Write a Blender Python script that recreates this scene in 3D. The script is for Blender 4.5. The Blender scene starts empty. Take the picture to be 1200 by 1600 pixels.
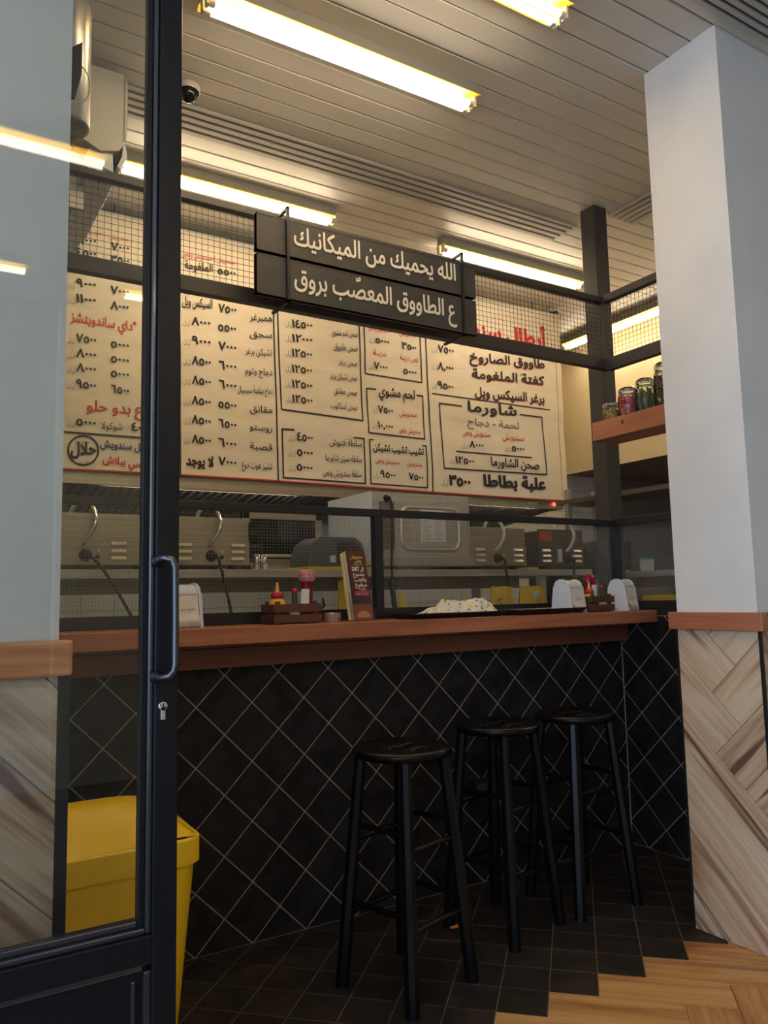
import bpy, math, random, re
from mathutils import Vector, Matrix, noise
random.seed(7)
C = bpy.context.scene.collection
SC = bpy.context.scene
PI = math.pi

# ------------------------------------------------------------------ camera
F_PX, YAW, PITCH, ROLL, CAM_H = 1222.59, math.radians(31.59), math.radians(6.184), math.radians(-1.259), 1.25
fwd = Vector((math.sin(YAW)*math.cos(PITCH), math.cos(YAW)*math.cos(PITCH), math.sin(PITCH)))
r0 = Vector((math.cos(YAW), -math.sin(YAW), 0)); u0 = r0.cross(fwd)
RGT = r0*math.cos(ROLL) + u0*math.sin(ROLL); UPV = -r0*math.sin(ROLL) + u0*math.cos(ROLL)
CAMP = Vector((0, 0, CAM_H))
cd = bpy.data.cameras.new('camera'); cam = bpy.data.objects.new('camera', cd); C.objects.link(cam)
cd.sensor_fit = 'VERTICAL'; cd.sensor_height = 36; cd.lens = F_PX/1600*36; cd.clip_start = 0.02
m3 = Matrix((RGT, UPV, -fwd)).transposed()
cam.matrix_world = Matrix.Translation(CAMP) @ m3.to_4x4()
SC.camera = cam

def at(px, py, X=None, Y=None, Z=None):
    """world point where the sight line through a pixel of the photograph meets a plane"""
    d = fwd + RGT*((px-600)/F_PX) - UPV*((py-800)/F_PX)
    t = (X-CAMP.x)/d.x if X is not None else (Y-CAMP.y)/d.y if Y is not None else (Z-CAMP.z)/d.z
    return CAMP + d*t

# ------------------------------------------------------------------ world, exposure
w = bpy.data.worlds.new('sky'); SC.world = w; w.use_nodes = True
bg = w.node_tree.nodes['Background']
bg.inputs[0].default_value = (0.56, 0.74, 1.0, 1); bg.inputs[1].default_value = 2.7
SC.view_settings.view_transform = 'Standard'; SC.view_settings.look = 'None'
SC.view_settings.gamma = 1; SC.view_settings.use_curve_mapping = False
SC.view_settings.exposure = 0.12
TUBE_E = 19.0          # strength of the fluorescent tubes

# ------------------------------------------------------------------ materials
def mat(name, col, rough=.5, metal=0, emit=0, alpha=None, **kw):
    m = bpy.data.materials.new(name); m.use_nodes = True
    b = m.node_tree.nodes['Principled BSDF']
    b.inputs['Base Color'].default_value = (*col, 1); b.inputs['Roughness'].default_value = rough
    b.inputs['Metallic'].default_value = metal
    if emit: b.inputs['Emission Color'].default_value = (*kw.get('ecol', col), 1); b.inputs['Emission Strength'].default_value = emit
    if 'spec' in kw: b.inputs['Specular IOR Level'].default_value = kw['spec']
    if 'coat' in kw: b.inputs['Coat Weight'].default_value = kw['coat']; b.inputs['Coat Roughness'].default_value = .12
    return m
def nd(m, t, **kw):
    n = m.node_tree.nodes.new(t)
    for k, v in kw.items(): setattr(n, k, v)
    return n
def lk(m, a, b): m.node_tree.links.new(a, b)
def ramp(m, fac, stops):
    r = nd(m, 'ShaderNodeValToRGB'); e = r.color_ramp.elements
    while len(e) < len(stops): e.new(.5)
    for i, (p, c) in enumerate(stops): e[i].position = p; e[i].color = (*c, 1)
    lk(m, fac, r.inputs[0]); return r.outputs[0]
def rndcoord(m, scale, mul=7.0):
    tc = nd(m, 'ShaderNodeTexCoord'); oi = nd(m, 'ShaderNodeObjectInfo')
    mp = nd(m, 'ShaderNodeMapping'); lk(m, tc.outputs['Object'], mp.inputs[0]); mp.inputs['Scale'].default_value = scale
    ml = nd(m, 'ShaderNodeMath', operation='MULTIPLY'); lk(m, oi.outputs['Random'], ml.inputs[0]); ml.inputs[1].default_value = mul
    ad = nd(m, 'ShaderNodeVectorMath', operation='ADD'); lk(m, mp.outputs[0], ad.inputs[0]); lk(m, ml.outputs[0], ad.inputs[1])
    return ad.outputs[0], oi.outputs['Random']
def bump(m, src, strength, dist=.002):
    b = nd(m, 'ShaderNodeBump'); b.inputs['Strength'].default_value = strength; b.inputs['Distance'].default_value = dist
    lk(m, src, b.inputs['Height']); lk(m, b.outputs[0], m.node_tree.nodes['Principled BSDF'].inputs['Normal'])
def noisy(name, c1, c2, scale=(8, 8, 8), rough=.5, detail=5, bmp=0, metal=0, lo=.35, hi=.65, **kw):
    m = mat(name, c1, rough, metal, **kw); v, r = rndcoord(m, scale)
    n = nd(m, 'ShaderNodeTexNoise'); n.inputs['Scale'].default_value = 1; n.inputs['Detail'].default_value = detail; lk(m, v, n.inputs['Vector'])
    lk(m, ramp(m, n.outputs[0], [(lo, c1), (hi, c2)]), m.node_tree.nodes['Principled BSDF'].inputs['Base Color'])
    if bmp: bump(m, n.outputs[0], bmp)
    return m
def wood(name, stops, axis=0, rough=.45, fine=60, broad=6, bmp=.15, var=.25, streak=None):
    """grain runs along the object's own axis 0, 1 or 2"""
    m = mat(name, stops[0][1], rough)
    sc = [fine, fine, fine]; sc[axis] = fine/22
    v, r = rndcoord(m, sc, 40)
    n1 = nd(m, 'ShaderNodeTexNoise'); n1.inputs['Scale'].default_value = 1; n1.inputs['Detail'].default_value = 6; n1.inputs['Distortion'].default_value = .6; lk(m, v, n1.inputs['Vector'])
    sb = [broad, broad, broad]; sb[axis] = broad/7
    v2, _ = rndcoord(m, sb, 23)
    n2 = nd(m, 'ShaderNodeTexNoise'); n2.inputs['Scale'].default_value = 1; n2.inputs['Detail'].default_value = 4; n2.inputs['Distortion'].default_value = 1.6; lk(m, v2, n2.inputs['Vector'])
    mx = nd(m, 'ShaderNodeMix', data_type='FLOAT'); mx.inputs[0].default_value = .55
    lk(m, n1.outputs[0], mx.inputs[2]); lk(m, n2.outputs[0], mx.inputs[3])
    ad = nd(m, 'ShaderNodeMath', operation='MULTIPLY_ADD'); lk(m, r, ad.inputs[0]); ad.inputs[1].default_value = var*.35
    lk(m, mx.outputs[0], ad.inputs[2])
    c = ramp(m, ad.outputs[0], stops)
    if streak:
        ss = [streak[2]]*3; ss[axis] = streak[2]/14
        v3, _ = rndcoord(m, ss, 61)
        n3 = nd(m, 'ShaderNodeTexNoise'); n3.inputs['Scale'].default_value = 1; n3.inputs['Detail'].default_value = 3; n3.inputs['Distortion'].default_value = 1.1; lk(m, v3, n3.inputs['Vector'])
        f = ramp(m, n3.outputs[0], [(streak[0], (0, 0, 0)), (streak[0]+.07, (1, 1, 1))])
        mc = nd(m, 'ShaderNodeMix', data_type='RGBA'); lk(m, f, mc.inputs[0]); lk(m, c, mc.inputs[6]); mc.inputs[7].default_value = (*streak[1], 1)
        c = mc.outputs[2]
    lk(m, c, m.node_tree.nodes['Principled BSDF'].inputs['Base Color'])
    bump(m, n1.outputs[0], bmp, .001)
    return m
def brushed(name, col, rough=.32, axis=0, dark=.75):
    m = mat(name, col, rough, .72); s = [90, 90, 90]; s[axis] = 2
    v, r = rndcoord(m, s); n = nd(m, 'ShaderNodeTexNoise'); n.inputs['Scale'].default_value = 1; n.inputs['Detail'].default_value = 3; lk(m, v, n.inputs['Vector'])
    lk(m, ramp(m, n.outputs[0], [(.3, tuple(c*dark for c in col)), (.7, col)]), m.node_tree.nodes['Principled BSDF'].inputs['Base Color'])
    rr = nd(m, 'ShaderNodeMapRange'); rr.inputs[3].default_value = rough-.08; rr.inputs[4].default_value = rough+.12; lk(m, n.outputs[0], rr.inputs[0]); lk(m, rr.outputs[0], m.node_tree.nodes['Principled BSDF'].inputs['Roughness'])
    return m
def glass(name, tint=(1, 1, 1), ior=1.45, rough=0.0):
    m = bpy.data.materials.new(name); m.use_nodes = True; nt = m.node_tree; nt.nodes.remove(nt.nodes['Principled BSDF'])
    t = nd(m, 'ShaderNodeBsdfTransparent'); t.inputs[0].default_value = (*tint, 1)
    g = nd(m, 'ShaderNodeBsdfGlossy'); g.inputs['Roughness'].default_value = rough; g.inputs[0].default_value = (1, 1, 1, 1)
    f = nd(m, 'ShaderNodeFresnel'); f.inputs[0].default_value = ior
    mx = nd(m, 'ShaderNodeMixShader'); lk(m, f.outputs[0], mx.inputs[0]); lk(m, t.outputs[0], mx.inputs[1]); lk(m, g.outputs[0], mx.inputs[2])
    lk(m, mx.outputs[0], nt.nodes['Material Output'].inputs[0]); return m

M = {}
M['white'] = noisy('white_wall_paint', (.78, .78, .77), (.72, .72, .71), (3, 3, 3), .75)
M['cream'] = noisy('cream_wall_paint', (.80, .69, .47), (.74, .63, .42), (2, 2, 2), .7)
M['brown_wall_shade'] = noisy('brown_wall_soffit_shade', (.30, .24, .19), (.26, .21, .17), (3, 3, 3), .7)  # wall brown, also put on the bulkhead underside as its shade
M['ceil'] = noisy('ceiling_metal_strip', (.76, .71, .63), (.72, .67, .59), (2, 9, 9), .42)
M['gap'] = mat('shadow_gap_back', (.10, .09, .08), .9)
M['slat'] = mat('diffuser_metal', (.55, .51, .45), .4)
M['tile'] = noisy('black_slate_tile', (.010, .0085, .0085), (.026, .022, .022), (14, 14, 14), .5, 7, .5, spec=.3)
M['grout'] = noisy('beige_grout', (.42, .34, .27), (.32, .26, .20), (40, 40, 40), .9)
M['ftile'] = noisy('dark_brown_floor_tile', (.018, .013, .011), (.036, .027, .023), (12, 12, 12), .5, 7, .5, spec=.35)
M['fgrout'] = noisy('dark_floor_grout', (.15, .115, .09), (.10, .078, .06), (30, 30, 30), .9)
ASH = [(.36, (.19, .085, .05)), (.46, (.42, .25, .155)), (.54, (.57, .40, .26)), (.66, (.68, .53, .37))]
M['plank'] = wood('ash_wood_porcelain', ASH, 0, .5, 50, 7, .2, .3, (.60, (.17, .085, .05), 13))
M['fplank'] = wood('oak_wood_porcelain', [(.34, (.22, .075, .022)), (.45, (.42, .19, .062)), (.56, (.55, .29, .105)), (.7, (.62, .37, .15))], 0, .4, 45, 7, .15, .3, (.66, (.28, .12, .05), 10))
RED = [(.32, (.22, .062, .030)), (.5, (.40, .135, .065)), (.7, (.52, .21, .11))]
M['redwood'] = wood('varnished_red_wood_x', RED, 0, .33, 70, 5, .1, .2)
M['redwood_y'] = wood('varnished_red_wood_y', RED, 1, .33, 70, 5, .1, .2)
M['darkred'] = wood('stained_fascia_wood', [(.3, (.12, .035, .018)), (.7, (.24, .075, .036))], 0, .4, 70, 5, .1, .2)
M['pine'] = wood('pine_trim_wood', [(.34, (.40, .10, .03)), (.46, (.66, .25, .10)), (.6, (.80, .40, .20))], 0, .45, 34, 11, .2, .1)
M['crate'] = wood('crate_wood', [(.3, (.055, .020, .012)), (.7, (.15, .055, .028))], 0, .5, 90, 12)
M['black'] = mat('black_powder_coat', (.014, .014, .016), .38)
M['blackhaze'] = mat('haze_lifted_black_steel', (.055, .049, .044), .42)  # black lifted in tone to carry the haze over the upper steelwork
M['doorblack'] = mat('black_door_paint', (.009, .009, .012), .33, spec=.28)
M['bead'] = mat('glossy_black_bead', (.02, .02, .028), .22, spec=.9, coat=.8)
M['stool'] = mat('glossy_black_lacquer', (.0040, .0040, .0050), .26, spec=.24)
M['carved'] = mat('carved_seat_lettering', (.035, .032, .030), .35)
M['sign'] = noisy('charcoal_sign_board', (.045, .040, .036), (.060, .054, .048), (9, 9, 9), .55)
M['cream_letters'] = mat('cream_letters', (.83, .76, .62), .6)
M['cloth'] = noisy('cream_banner_cloth', (.84, .74, .58), (.78, .68, .52), (3, 3, 14), .85, 4, .2)
M['ink'] = mat('black_marker_ink', (.028, .022, .020), .7)
M['ink_grey'] = mat('grey_marker_ink', (.16, .13, .11), .7)
M['red'] = mat('red_marker_ink', (.60, .035, .030), .7)
M['blue'] = mat('blue_marker_ink', (.03, .055, .22), .7)
M['steel'] = brushed('brushed_stainless', (.72, .68, .60), .42)
M['steel_warm'] = brushed('warm_stainless', (.56, .49, .37), .42)
M['steel_z'] = brushed('brushed_stainless_vertical', (.62, .60, .57), .3, 2)
M['steel_dark'] = brushed('dark_steel', (.20, .175, .155), .42)
M['galv'] = mat('grey_painted_steel', (.48, .51, .50), .45, .6)
M['daylit_steel'] = mat('daylit_side_steel', (.80, .86, .95), .5, 0)  # bluish daylight put into the colour of the oven side
M['chrome'] = mat('chrome', (.75, .75, .76), .16, 1)
M['louvre'] = mat('lamplit_louvre_steel', (.90, .82, .62), .35, .25)  # coloured paler than the panels to stand for caught lamp light
M['filter'] = mat('greasy_baffle_steel', (.13, .115, .10), .5, .5)
M['darkglass'] = mat('dark_oven_glass', (.01, .01, .01), .08)
M['rubber'] = mat('black_rubber', (.012, .012, .012), .55)
M['whitehose'] = mat('white_gas_hose', (.62, .60, .55), .4)
M['yellow'] = mat('yellow_plastic', (.86, .55, .012), .38, spec=.45)
M['yellowmat'] = mat('yellow_board', (.80, .55, .04), .6)
M['yellowlamp'] = mat('yellow_reflector_paint', (.88, .62, .03), .4)
M['lamphousing'] = mat('grey_lamp_housing', (.30, .29, .27), .4)
M['cap'] = mat('lamp_holder_plastic', (.75, .70, .60), .4)
M['tube'] = mat('fluorescent_tube', (1, 1, 1), .5, emit=TUBE_E, ecol=(1.0, .85, .65))
M['hoodtube'] = mat('hood_light_tube', (1, 1, 1), .5, emit=42, ecol=(1.0, .92, .80))
M['plasticwhite'] = mat('white_plastic', (.70, .72, .76), .32)
M['acwhite'] = mat('ac_cream_plastic', (.66, .62, .56), .4)
M['napkin'] = noisy('napkin_paper', (.80, .74, .68), (.72, .66, .60), (30, 30, 30), .9)
M['paper'] = noisy('white_paper', (.80, .79, .76), (.74, .73, .70), (20, 20, 20), .85)
M['wrap'] = noisy('printed_wrap_paper', (.80, .79, .76), (.74, .73, .70), (20, 20, 20), .85)
_m = M['wrap']; _b = _m.node_tree.nodes['Principled BSDF']; _src = _b.inputs['Base Color'].links[0].from_socket
_tcn = nd(_m, 'ShaderNodeTexCoord')
for _sc, _lo, _hi, _col in ((38, .17, .33, (.78, .52, .05)), (31, .10, .22, (.20, .13, .04))):
    _v = nd(_m, 'ShaderNodeTexVoronoi'); _v.inputs['Scale'].default_value = _sc; lk(_m, _tcn.outputs['Object'], _v.inputs['Vector'])
    _f = ramp(_m, _v.outputs['Distance'], [(_lo-.02, (0, 0, 0)), (_lo, (1, 1, 1)), (_hi, (1, 1, 1)), (_hi+.02, (0, 0, 0))])
    _x = nd(_m, 'ShaderNodeMix', data_type='RGBA'); lk(_m, _f, _x.inputs[0]); lk(_m, _src, _x.inputs[6]); _x.inputs[7].default_value = (*_col, 1); _src = _x.outputs[2]
lk(_m, _src, _b.inputs['Base Color'])
M['bagyellow'] = noisy('yellow_paper_bag', (.78, .52, .05), (.66, .42, .04), (10, 10, 10), .75, bmp=.3)
M['traymat'] = mat('black_tray_plastic', (.012, .011, .011), .3)
M['ketchup'] = mat('red_ketchup', (.26, .010, .022), .22)
M['clear'] = glass('clear_plastic', (.95, .95, .95), 1.2)
M['mustard'] = mat('mustard_yellow_plastic', (.85, .42, .03), .35)
M['orange'] = mat('orange_nozzle', (.80, .38, .09), .4)
M['specks'] = noisy('speckled_clear_top', (.50, .38, .36), (.55, .06, .05), (160, 160, 160), .3, 2, lo=.45, hi=.58)
M['redcap'] = mat('red_cap', (.50, .02, .035), .35)
M['green'] = mat('green_label', (.012, .10, .045), .5)
M['sauce'] = mat('brown_sauce', (.16, .06, .025), .25)
M['leaflet'] = noisy('brown_leaflet_print', (.085, .022, .016), (.13, .035, .020), (9, 9, 9), .4)
M['leaflet2'] = mat('orange_leaflet_print', (.45, .10, .03), .4)
M['menuyellow'] = mat('yellow_print', (.85, .55, .08), .5)
M['pinkish'] = mat('crimson_print', (.60, .03, .07), .5)
M['glass_door'] = glass('door_glass', (.94, .96, .95), 1.35)
M['glass_part'] = glass('partition_glass', (.95, .95, .94), 1.22)
M['jarglass'] = glass('jar_glass', (.90, .95, .92), 1.4)
M['wtile'] = noisy('white_kitchen_tile', (.84, .84, .82), (.78, .78, .76), (5, 5, 5), .3)
M['wgrout'] = mat('grey_kitchen_grout', (.16, .14, .12), .9)
M['turnip'] = noisy('pink_pickle', (.72, .10, .16), (.85, .32, .34), (40, 40, 40), .35)
M['cuke'] = noisy('pickle_green', (.10, .13, .03), (.20, .22, .06), (30, 30, 30), .35)
M['olive'] = noisy('dark_olive', (.08, .035, .02), (.30, .20, .12), (30, 30, 30), .4)
M['mix'] = noisy('amber_pickle', (.42, .24, .05), (.62, .44, .16), (40, 40, 40), .4)
M['toaster'] = mat('grey_toaster_plastic', (.10, .11, .13), .42)
M['toaster_dark'] = mat('dark_toaster_plastic', (.035, .033, .033), .5)
M['redled'] = mat('red_power_light', (1, .05, .03), .4, emit=6)
M['stamp'] = mat('red_warning_print', (.62, .10, .07), .6)
M['wire'] = mat('thin_pale_wire', (.42, .38, .32), .45, .7)
M['blackwire'] = mat('black_wire', (.020, .018, .017), .5)
M['ground'] = noisy('outdoor_paving', (.42, .42, .43), (.34, .34, .36), (2, 2, 2), .8)
M['blocker_face'] = noisy('dark_blocker_face', (.075, .07, .07), (.04, .04, .045), (1, 1, 1), .8)  # dark face of the building added behind the viewer
M['orangebit'] = mat('fried_crumb', (.50, .18, .03), .6)
M['greenlid'] = mat('green_lid', (.04, .25, .14), .5)
M['grey'] = mat('grey_plastic', (.22, .23, .25), .5)

# ------------------------------------------------------------------ mesh helpers
class MB:
    def __init__(s): s.v = []; s.f = []; s.mi = []; s.sm = []
    def add(s, vs, fs, mi=0, smooth=False):
        o = len(s.v); s.v += [tuple(v) for v in vs]
        for f in fs: s.f.append(tuple(o+i for i in f)); s.mi.append(mi); s.sm.append(smooth)
        return s
    def box(s, x0, y0, z0, x1, y1, z1, mi=0):
        if x0 > x1: x0, x1 = x1, x0
        if y0 > y1: y0, y1 = y1, y0
        if z0 > z1: z0, z1 = z1, z0
        return s.add([(x0,y0,z0),(x1,y0,z0),(x1,y1,z0),(x0,y1,z0),(x0,y0,z1),(x1,y0,z1),(x1,y1,z1),(x0,y1,z1)],
              [(3,2,1,0),(4,5,6,7),(0,1,5,4),(1,2,6,5),(2,3,7,6),(3,0,4,7)], mi)
    def prism(s, pts, fn, a, b, mi=0, smooth=False):
        """polygon pts (2D) mapped by fn(p, depth)"""
        n = len(pts); vs = [fn(p, a) for p in pts]+[fn(p, b) for p in pts]
        s.add(vs, [tuple(range(n))[::-1], tuple(range(n, 2*n))], mi)
        s.add(vs, [(i, (i+1) % n, n+(i+1) % n, n+i) for i in range(n)], mi, smooth); return s
    def tube(s, path, r, seg=8, mi=0, cap=True, smooth=True, closed=False):
        path = [Vector(p) for p in path]; n = len(path); vs = []; up = None
        for i, p in enumerate(path):
            if closed: t = path[(i+1) % n]-path[i-1]
            else: t = path[min(i+1, n-1)]-path[max(i-1, 0)]
            t.normalize()
            if up is None: up = Vector((0, 0, 1)) if abs(t.z) < .9 else Vector((1, 0, 0))
            a = t.cross(up)
            if a.length < 1e-6: a = t.orthogonal()
            a.normalize(); b = t.cross(a).normalized(); up = -b if False else a.cross(t)
            rr = r[i] if isinstance(r, (list, tuple)) else r
            for k in range(seg):
                q = 2*PI*(k+.5)/seg; vs.append(p+a*math.cos(q)*rr+b*math.sin(q)*rr)
        fs = []
        for i in range(n if closed else n-1):
            j = (i+1) % n
            for k in range(seg): fs.append((i*seg+k, i*seg+(k+1) % seg, j*seg+(k+1) % seg, j*seg+k))
        s.add(vs, fs, mi, smooth)
        if cap and not closed: s.add(vs[:seg], [tuple(range(seg))[::-1]], mi); s.add(vs[-seg:], [tuple(range(seg))], mi)
        return s
    def lathe(s, prof, seg=24, o=(0, 0, 0), mi=0, smooth=True, axis='z', sx=1, sy=1):
        vs = []; fs = []; n = len(prof)
        for r, z in prof:
            for k in range(seg):
                a = 2*PI*k/seg; x, y = r*math.cos(a)*sx, r*math.sin(a)*sy
                vs.append({'z': (o[0]+x, o[1]+y, o[2]+z), 'y': (o[0]+x, o[1]+z, o[2]+y), 'x': (o[0]+z, o[1]+x, o[2]+y)}[axis])
        for i in range(n-1):
            for k in range(seg): fs.append((i*seg+k, i*seg+(k+1) % seg, (i+1)*seg+(k+1) % seg, (i+1)*seg+k))
        return s.add(vs, fs, mi, smooth)
    def grid(s, fn, nu, nv, mi=0, smooth=True):
        vs = [fn(i/nu, j/nv) for j in range(nv+1) for i in range(nu+1)]
        return s.add(vs, [(j*(nu+1)+i, j*(nu+1)+i+1, (j+1)*(nu+1)+i+1, (j+1)*(nu+1)+i) for j in range(nv) for i in range(nu)], mi, smooth)
    def mesh(s, name, mats, org=(0, 0, 0)):
        me = bpy.data.meshes.new(name); me.from_pydata([(a-org[0], b-org[1], c-org[2]) for a, b, c in s.v], [], s.f)
        for m in (mats if isinstance(mats, (list, tuple)) else [mats]): me.materials.append(M[m] if isinstance(m, str) else m)
        me.polygons.foreach_set('material_index', s.mi); me.polygons.foreach_set('use_smooth', s.sm); me.update(); return me
    def build(s, name, mats, parent=None, local=False, bevel=0, org=None):
        """local: vertices are already in the parent's own space"""
        if parent is not None: o_ = (0, 0, 0) if local else tuple(wloc(parent))
        elif org is not None: o_ = org
        else:
            xs, ys, zs = zip(*s.v); o_ = ((min(xs)+max(xs))/2, (min(ys)+max(ys))/2, min(zs))
        if parent is not None and org is not None: o_ = tuple(Vector(org))
        me = s.mesh(name, mats, o_); o = bpy.data.objects.new(name, me); C.objects.link(o)
        if parent is not None:
            o.parent = parent
            if org is not None: o.location = Vector(org)-wloc(parent)
        else: o.location = o_
        if bevel:
            b = o.modifiers.new('bevel', 'BEVEL'); b.width = bevel; b.segments = 2; b.limit_method = 'ANGLE'; b.angle_limit = .6
        return o
def wloc(o):
    l = Vector(o.location)
    while o.parent: o = o.parent; l += Vector(o.location)
    return l
def tag(o, label=None, cat=None, group=None, kind=None):
    if label: o['label'] = label
    if cat: o['category'] = cat
    if group: o['group'] = group
    if kind: o['kind'] = kind
    return o
def thing(name, loc, label, cat, group=None, rz=0):
    o = bpy.data.objects.new(name, None); C.objects.link(o); o.location = loc; o.rotation_euler = (0, 0, rz); o.empty_display_size = .1
    return tag(o, label, cat, group)
def struct(o): o['kind'] = 'structure'; return o
def copy_tree(o, parent=None):
    c = o.copy(); C.objects.link(c); c.parent = parent
    for ch in list(o.children): copy_tree(ch, c)
    return c
def inset(poly, g):
    """shrink a convex polygon by g"""
    n = len(poly); A = sum(poly[i][0]*poly[(i+1) % n][1]-poly[(i+1) % n][0]*poly[i][1] for i in range(n))
    sg = 1 if A > 0 else -1; out = poly
    for i in range(n):
        p, q = poly[i], poly[(i+1) % n]; dx, dy = q[0]-p[0], q[1]-p[1]; L = math.hypot(dx, dy)
        if L < 1e-9: continue
        nx, ny = -dy/L*sg, dx/L*sg; out = halfplane(out, nx, ny, nx*p[0]+ny*p[1]+g)
        if len(out) < 3: return []
    return out
def halfplane(poly, nx, ny, c):
    out = []; n = len(poly)
    for i in range(n):
        p, q = poly[i], poly[(i+1) % n]; a, b = nx*p[0]+ny*p[1]-c, nx*q[0]+ny*q[1]-c
        if a >= 0: out.append(p)
        if (a > 0 and b < 0) or (a < 0 and b > 0): t = a/(a-b); out.append((p[0]+(q[0]-p[0])*t, p[1]+(q[1]-p[1])*t))
    return out
def clip(poly, x0, y0, x1, y1):
    for h in ((1, 0, x0), (-1, 0, -x1), (0, 1, y0), (0, -1, -y1)):
        poly = halfplane(poly, *h)
        if len(poly) < 3: return []
    return poly
def area(p): return abs(sum(p[i][0]*p[(i+1) % len(p)][1]-p[(i+1) % len(p)][0]*p[i][1] for i in range(len(p))))/2
def slab(name, m, parent, poly, O, U, V, thick, joint, cham=.0012, ang=0, jit=0):
    """a tile or plank: 2D polygon in the plane O + x U + y V, its own local x axis turned by ang (grain), pushed out along U x V"""
    p = inset(poly, joint/2)
    if len(p) < 3 or area(p) < 2e-4: return None
    q = inset(p, cham)
    if len(q) != len(p): q = p
    O, U, V = Vector(O), Vector(U), Vector(V); N = U.cross(V).normalized()
    cx = sum(a for a, b in p)/len(p); cy = sum(b for a, b in p)/len(p); ca, sa = math.cos(ang), math.sin(ang)
    def loc(a, b, h): a -= cx; b -= cy; return (a*ca+b*sa, -a*sa+b*ca, h)
    n = len(p); th = thick+random.uniform(-jit, jit)
    vs = [loc(a, b, 0) for a, b in p]+[loc(a, b, th-cham) for a, b in p]+[loc(a, b, th) for a, b in q]
    Ar = sum(p[i][0]*p[(i+1) % n][1]-p[(i+1) % n][0]*p[i][1] for i in range(n)); 
    fs = [(i, (i+1) % n, n+(i+1) % n, n+i) for i in range(n)]+[(n+i, n+(i+1) % n, 2*n+(i+1) % n, 2*n+i) for i in range(n)]+[tuple(range(2*n, 3*n))]
    if Ar < 0: fs = [f[::-1] for f in fs]
    me = bpy.data.meshes.new(name); me.from_pydata(vs, [], fs); me.materials.append(M[m])
    o = bpy.data.objects.new(name, me); C.objects.link(o)
    Ux = (U*ca+V*sa); Vy = (-U*sa+V*ca)
    R = Matrix((Ux, Vy, N)).transposed().to_4x4(); R.translation = O+U*cx+V*cy - wloc(parent)
    o.parent = parent; o.matrix_local = R
    return o

# ------------------------------------------------------------------ lettering
AR = {c: 0xFE8D+o for c, o in zip('ابةتثجحخدذرزسشصضطظعغفقكلمنهوىي', [0,2,6,8,12,16,20,24,28,30,32,34,36,40,44,48,52,56,60,64,68,72,76,80,84,88,92,96,98,100])}
AR['أ'] = 0xFE83
RJ = set('اأةدذرزوى')
def shape(s):
    s = s.replace('لا', '\u0001'); out = []
    for i, ch in enumerate(s):
        lam = ch == '\u0001'
        if ch not in AR and not lam: out.append(ch); continue
        pv = (s[:i].replace('ّ', '') or ' ')[-1]; nx = (s[i+1:].replace('ّ', '') or ' ')[0]
        jp = (pv in AR and pv not in RJ) or pv == 'ـ'; jn = (nx in AR or nx in '\u0001ـ') and ch not in RJ and not lam
        if lam: out.append(chr(0xFEFC if jp else 0xFEFB)); continue
        out.append(chr(AR[ch]+(3 if jp and jn else 1 if jp else 2 if jn else 0)))
    parts = re.split(r'([0-9٠-٩A-Za-z,]+)', ''.join(out))
    return ''.join(p if k % 2 else p[::-1] for k, p in reversed(list(enumerate(parts))))
_tc = bpy.data.curves.new('pen', 'FONT'); _tc.resolution_u = 3; _tc.fill_mode = 'NONE'; _to = bpy.data.objects.new('pen', _tc); C.objects.link(_to); _gc = {}
def _loops(body):
    """closed outlines of the letters"""
    _tc.body = body; _tc.size = 1
    bpy.context.view_layer.update(); ob = _to.evaluated_get(bpy.context.evaluated_depsgraph_get()); me = ob.to_mesh()
    V = [(v.co.x, v.co.y) for v in me.vertices]; E = {tuple(sorted(e.vertices)) for e in me.edges}; ob.to_mesh_clear()
    out, cur_ = [], []
    for i, v in enumerate(V):
        cur_.append(v)
        if (i, i+1) not in E: out.append(cur_); cur_ = []
    return [l for l in out if len(l) > 2]
def glyph(ch, off):
    k = (ch, round(off, 3))
    if k in _gc: return _gc[k]
    if ch == ' ': _gc[k] = ([], [], .26); return _gc[k]
    L = _loops(ch); both = _loops(ch+'|'); bar_ = _loops('|')
    adv = max(p[0] for l in both for p in l)-max(p[0] for l in bar_ for p in l)
    V, Fc = [], []; y0_ = min(p[1] for l in L for p in l); y1_ = max(p[1] for l in L for p in l); n = max(2, int((y1_-y0_)/.026)); dy = (y1_-y0_)/n
    for q in range(n):                                   # horizontal slices, non-zero winding
        ym = y0_+(q+.5)*dy; X = []
        for l in L:
            for i in range(len(l)):
                (xa, ya), (xb, yb) = l[i-1], l[i]
                if (ya <= ym) != (yb <= ym):
                    f = (xb-xa)/(yb-ya); X.append((xa+(ym-ya)*f, 1 if yb > ya else -1, max(-1.5, min(1.5, f))))
        X.sort(); wn = 0
        for x, d, f in X:
            if wn == 0: st_ = (x, f)
            wn += d
            if wn == 0:
                h = dy*.52; o_ = len(V); (xs, fs_) = st_
                V += [(xs-fs_*h, ym-h, 0), (x-f*h, ym-h, 0), (x+f*h, ym+h, 0), (xs+fs_*h, ym+h, 0)]; Fc.append((o_, o_+1, o_+2, o_+3))
    if off > .004:                                       # brush-pen weight: ribbons along the outlines
        for li, l in enumerate(L):
            m_ = len(l); o_ = len(V)
            for i in range(m_):
                dx, dy_ = l[(i+1) % m_][0]-l[i-1][0], l[(i+1) % m_][1]-l[i-1][1]; g_ = math.hypot(dx, dy_) or 1
                V += [(l[i][0]-dy_/g_*off, l[i][1]+dx/g_*off, .0002), (l[i][0]+dy_/g_*off, l[i][1]-dx/g_*off, .0002)]
            Fc += [(o_+2*i, o_+2*i+1, o_+(2*i+3) % (2*m_), o_+(2*i+2) % (2*m_)) for i in range(m_)]
    _gc[k] = (V, Fc, adv); return _gc[k]
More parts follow.
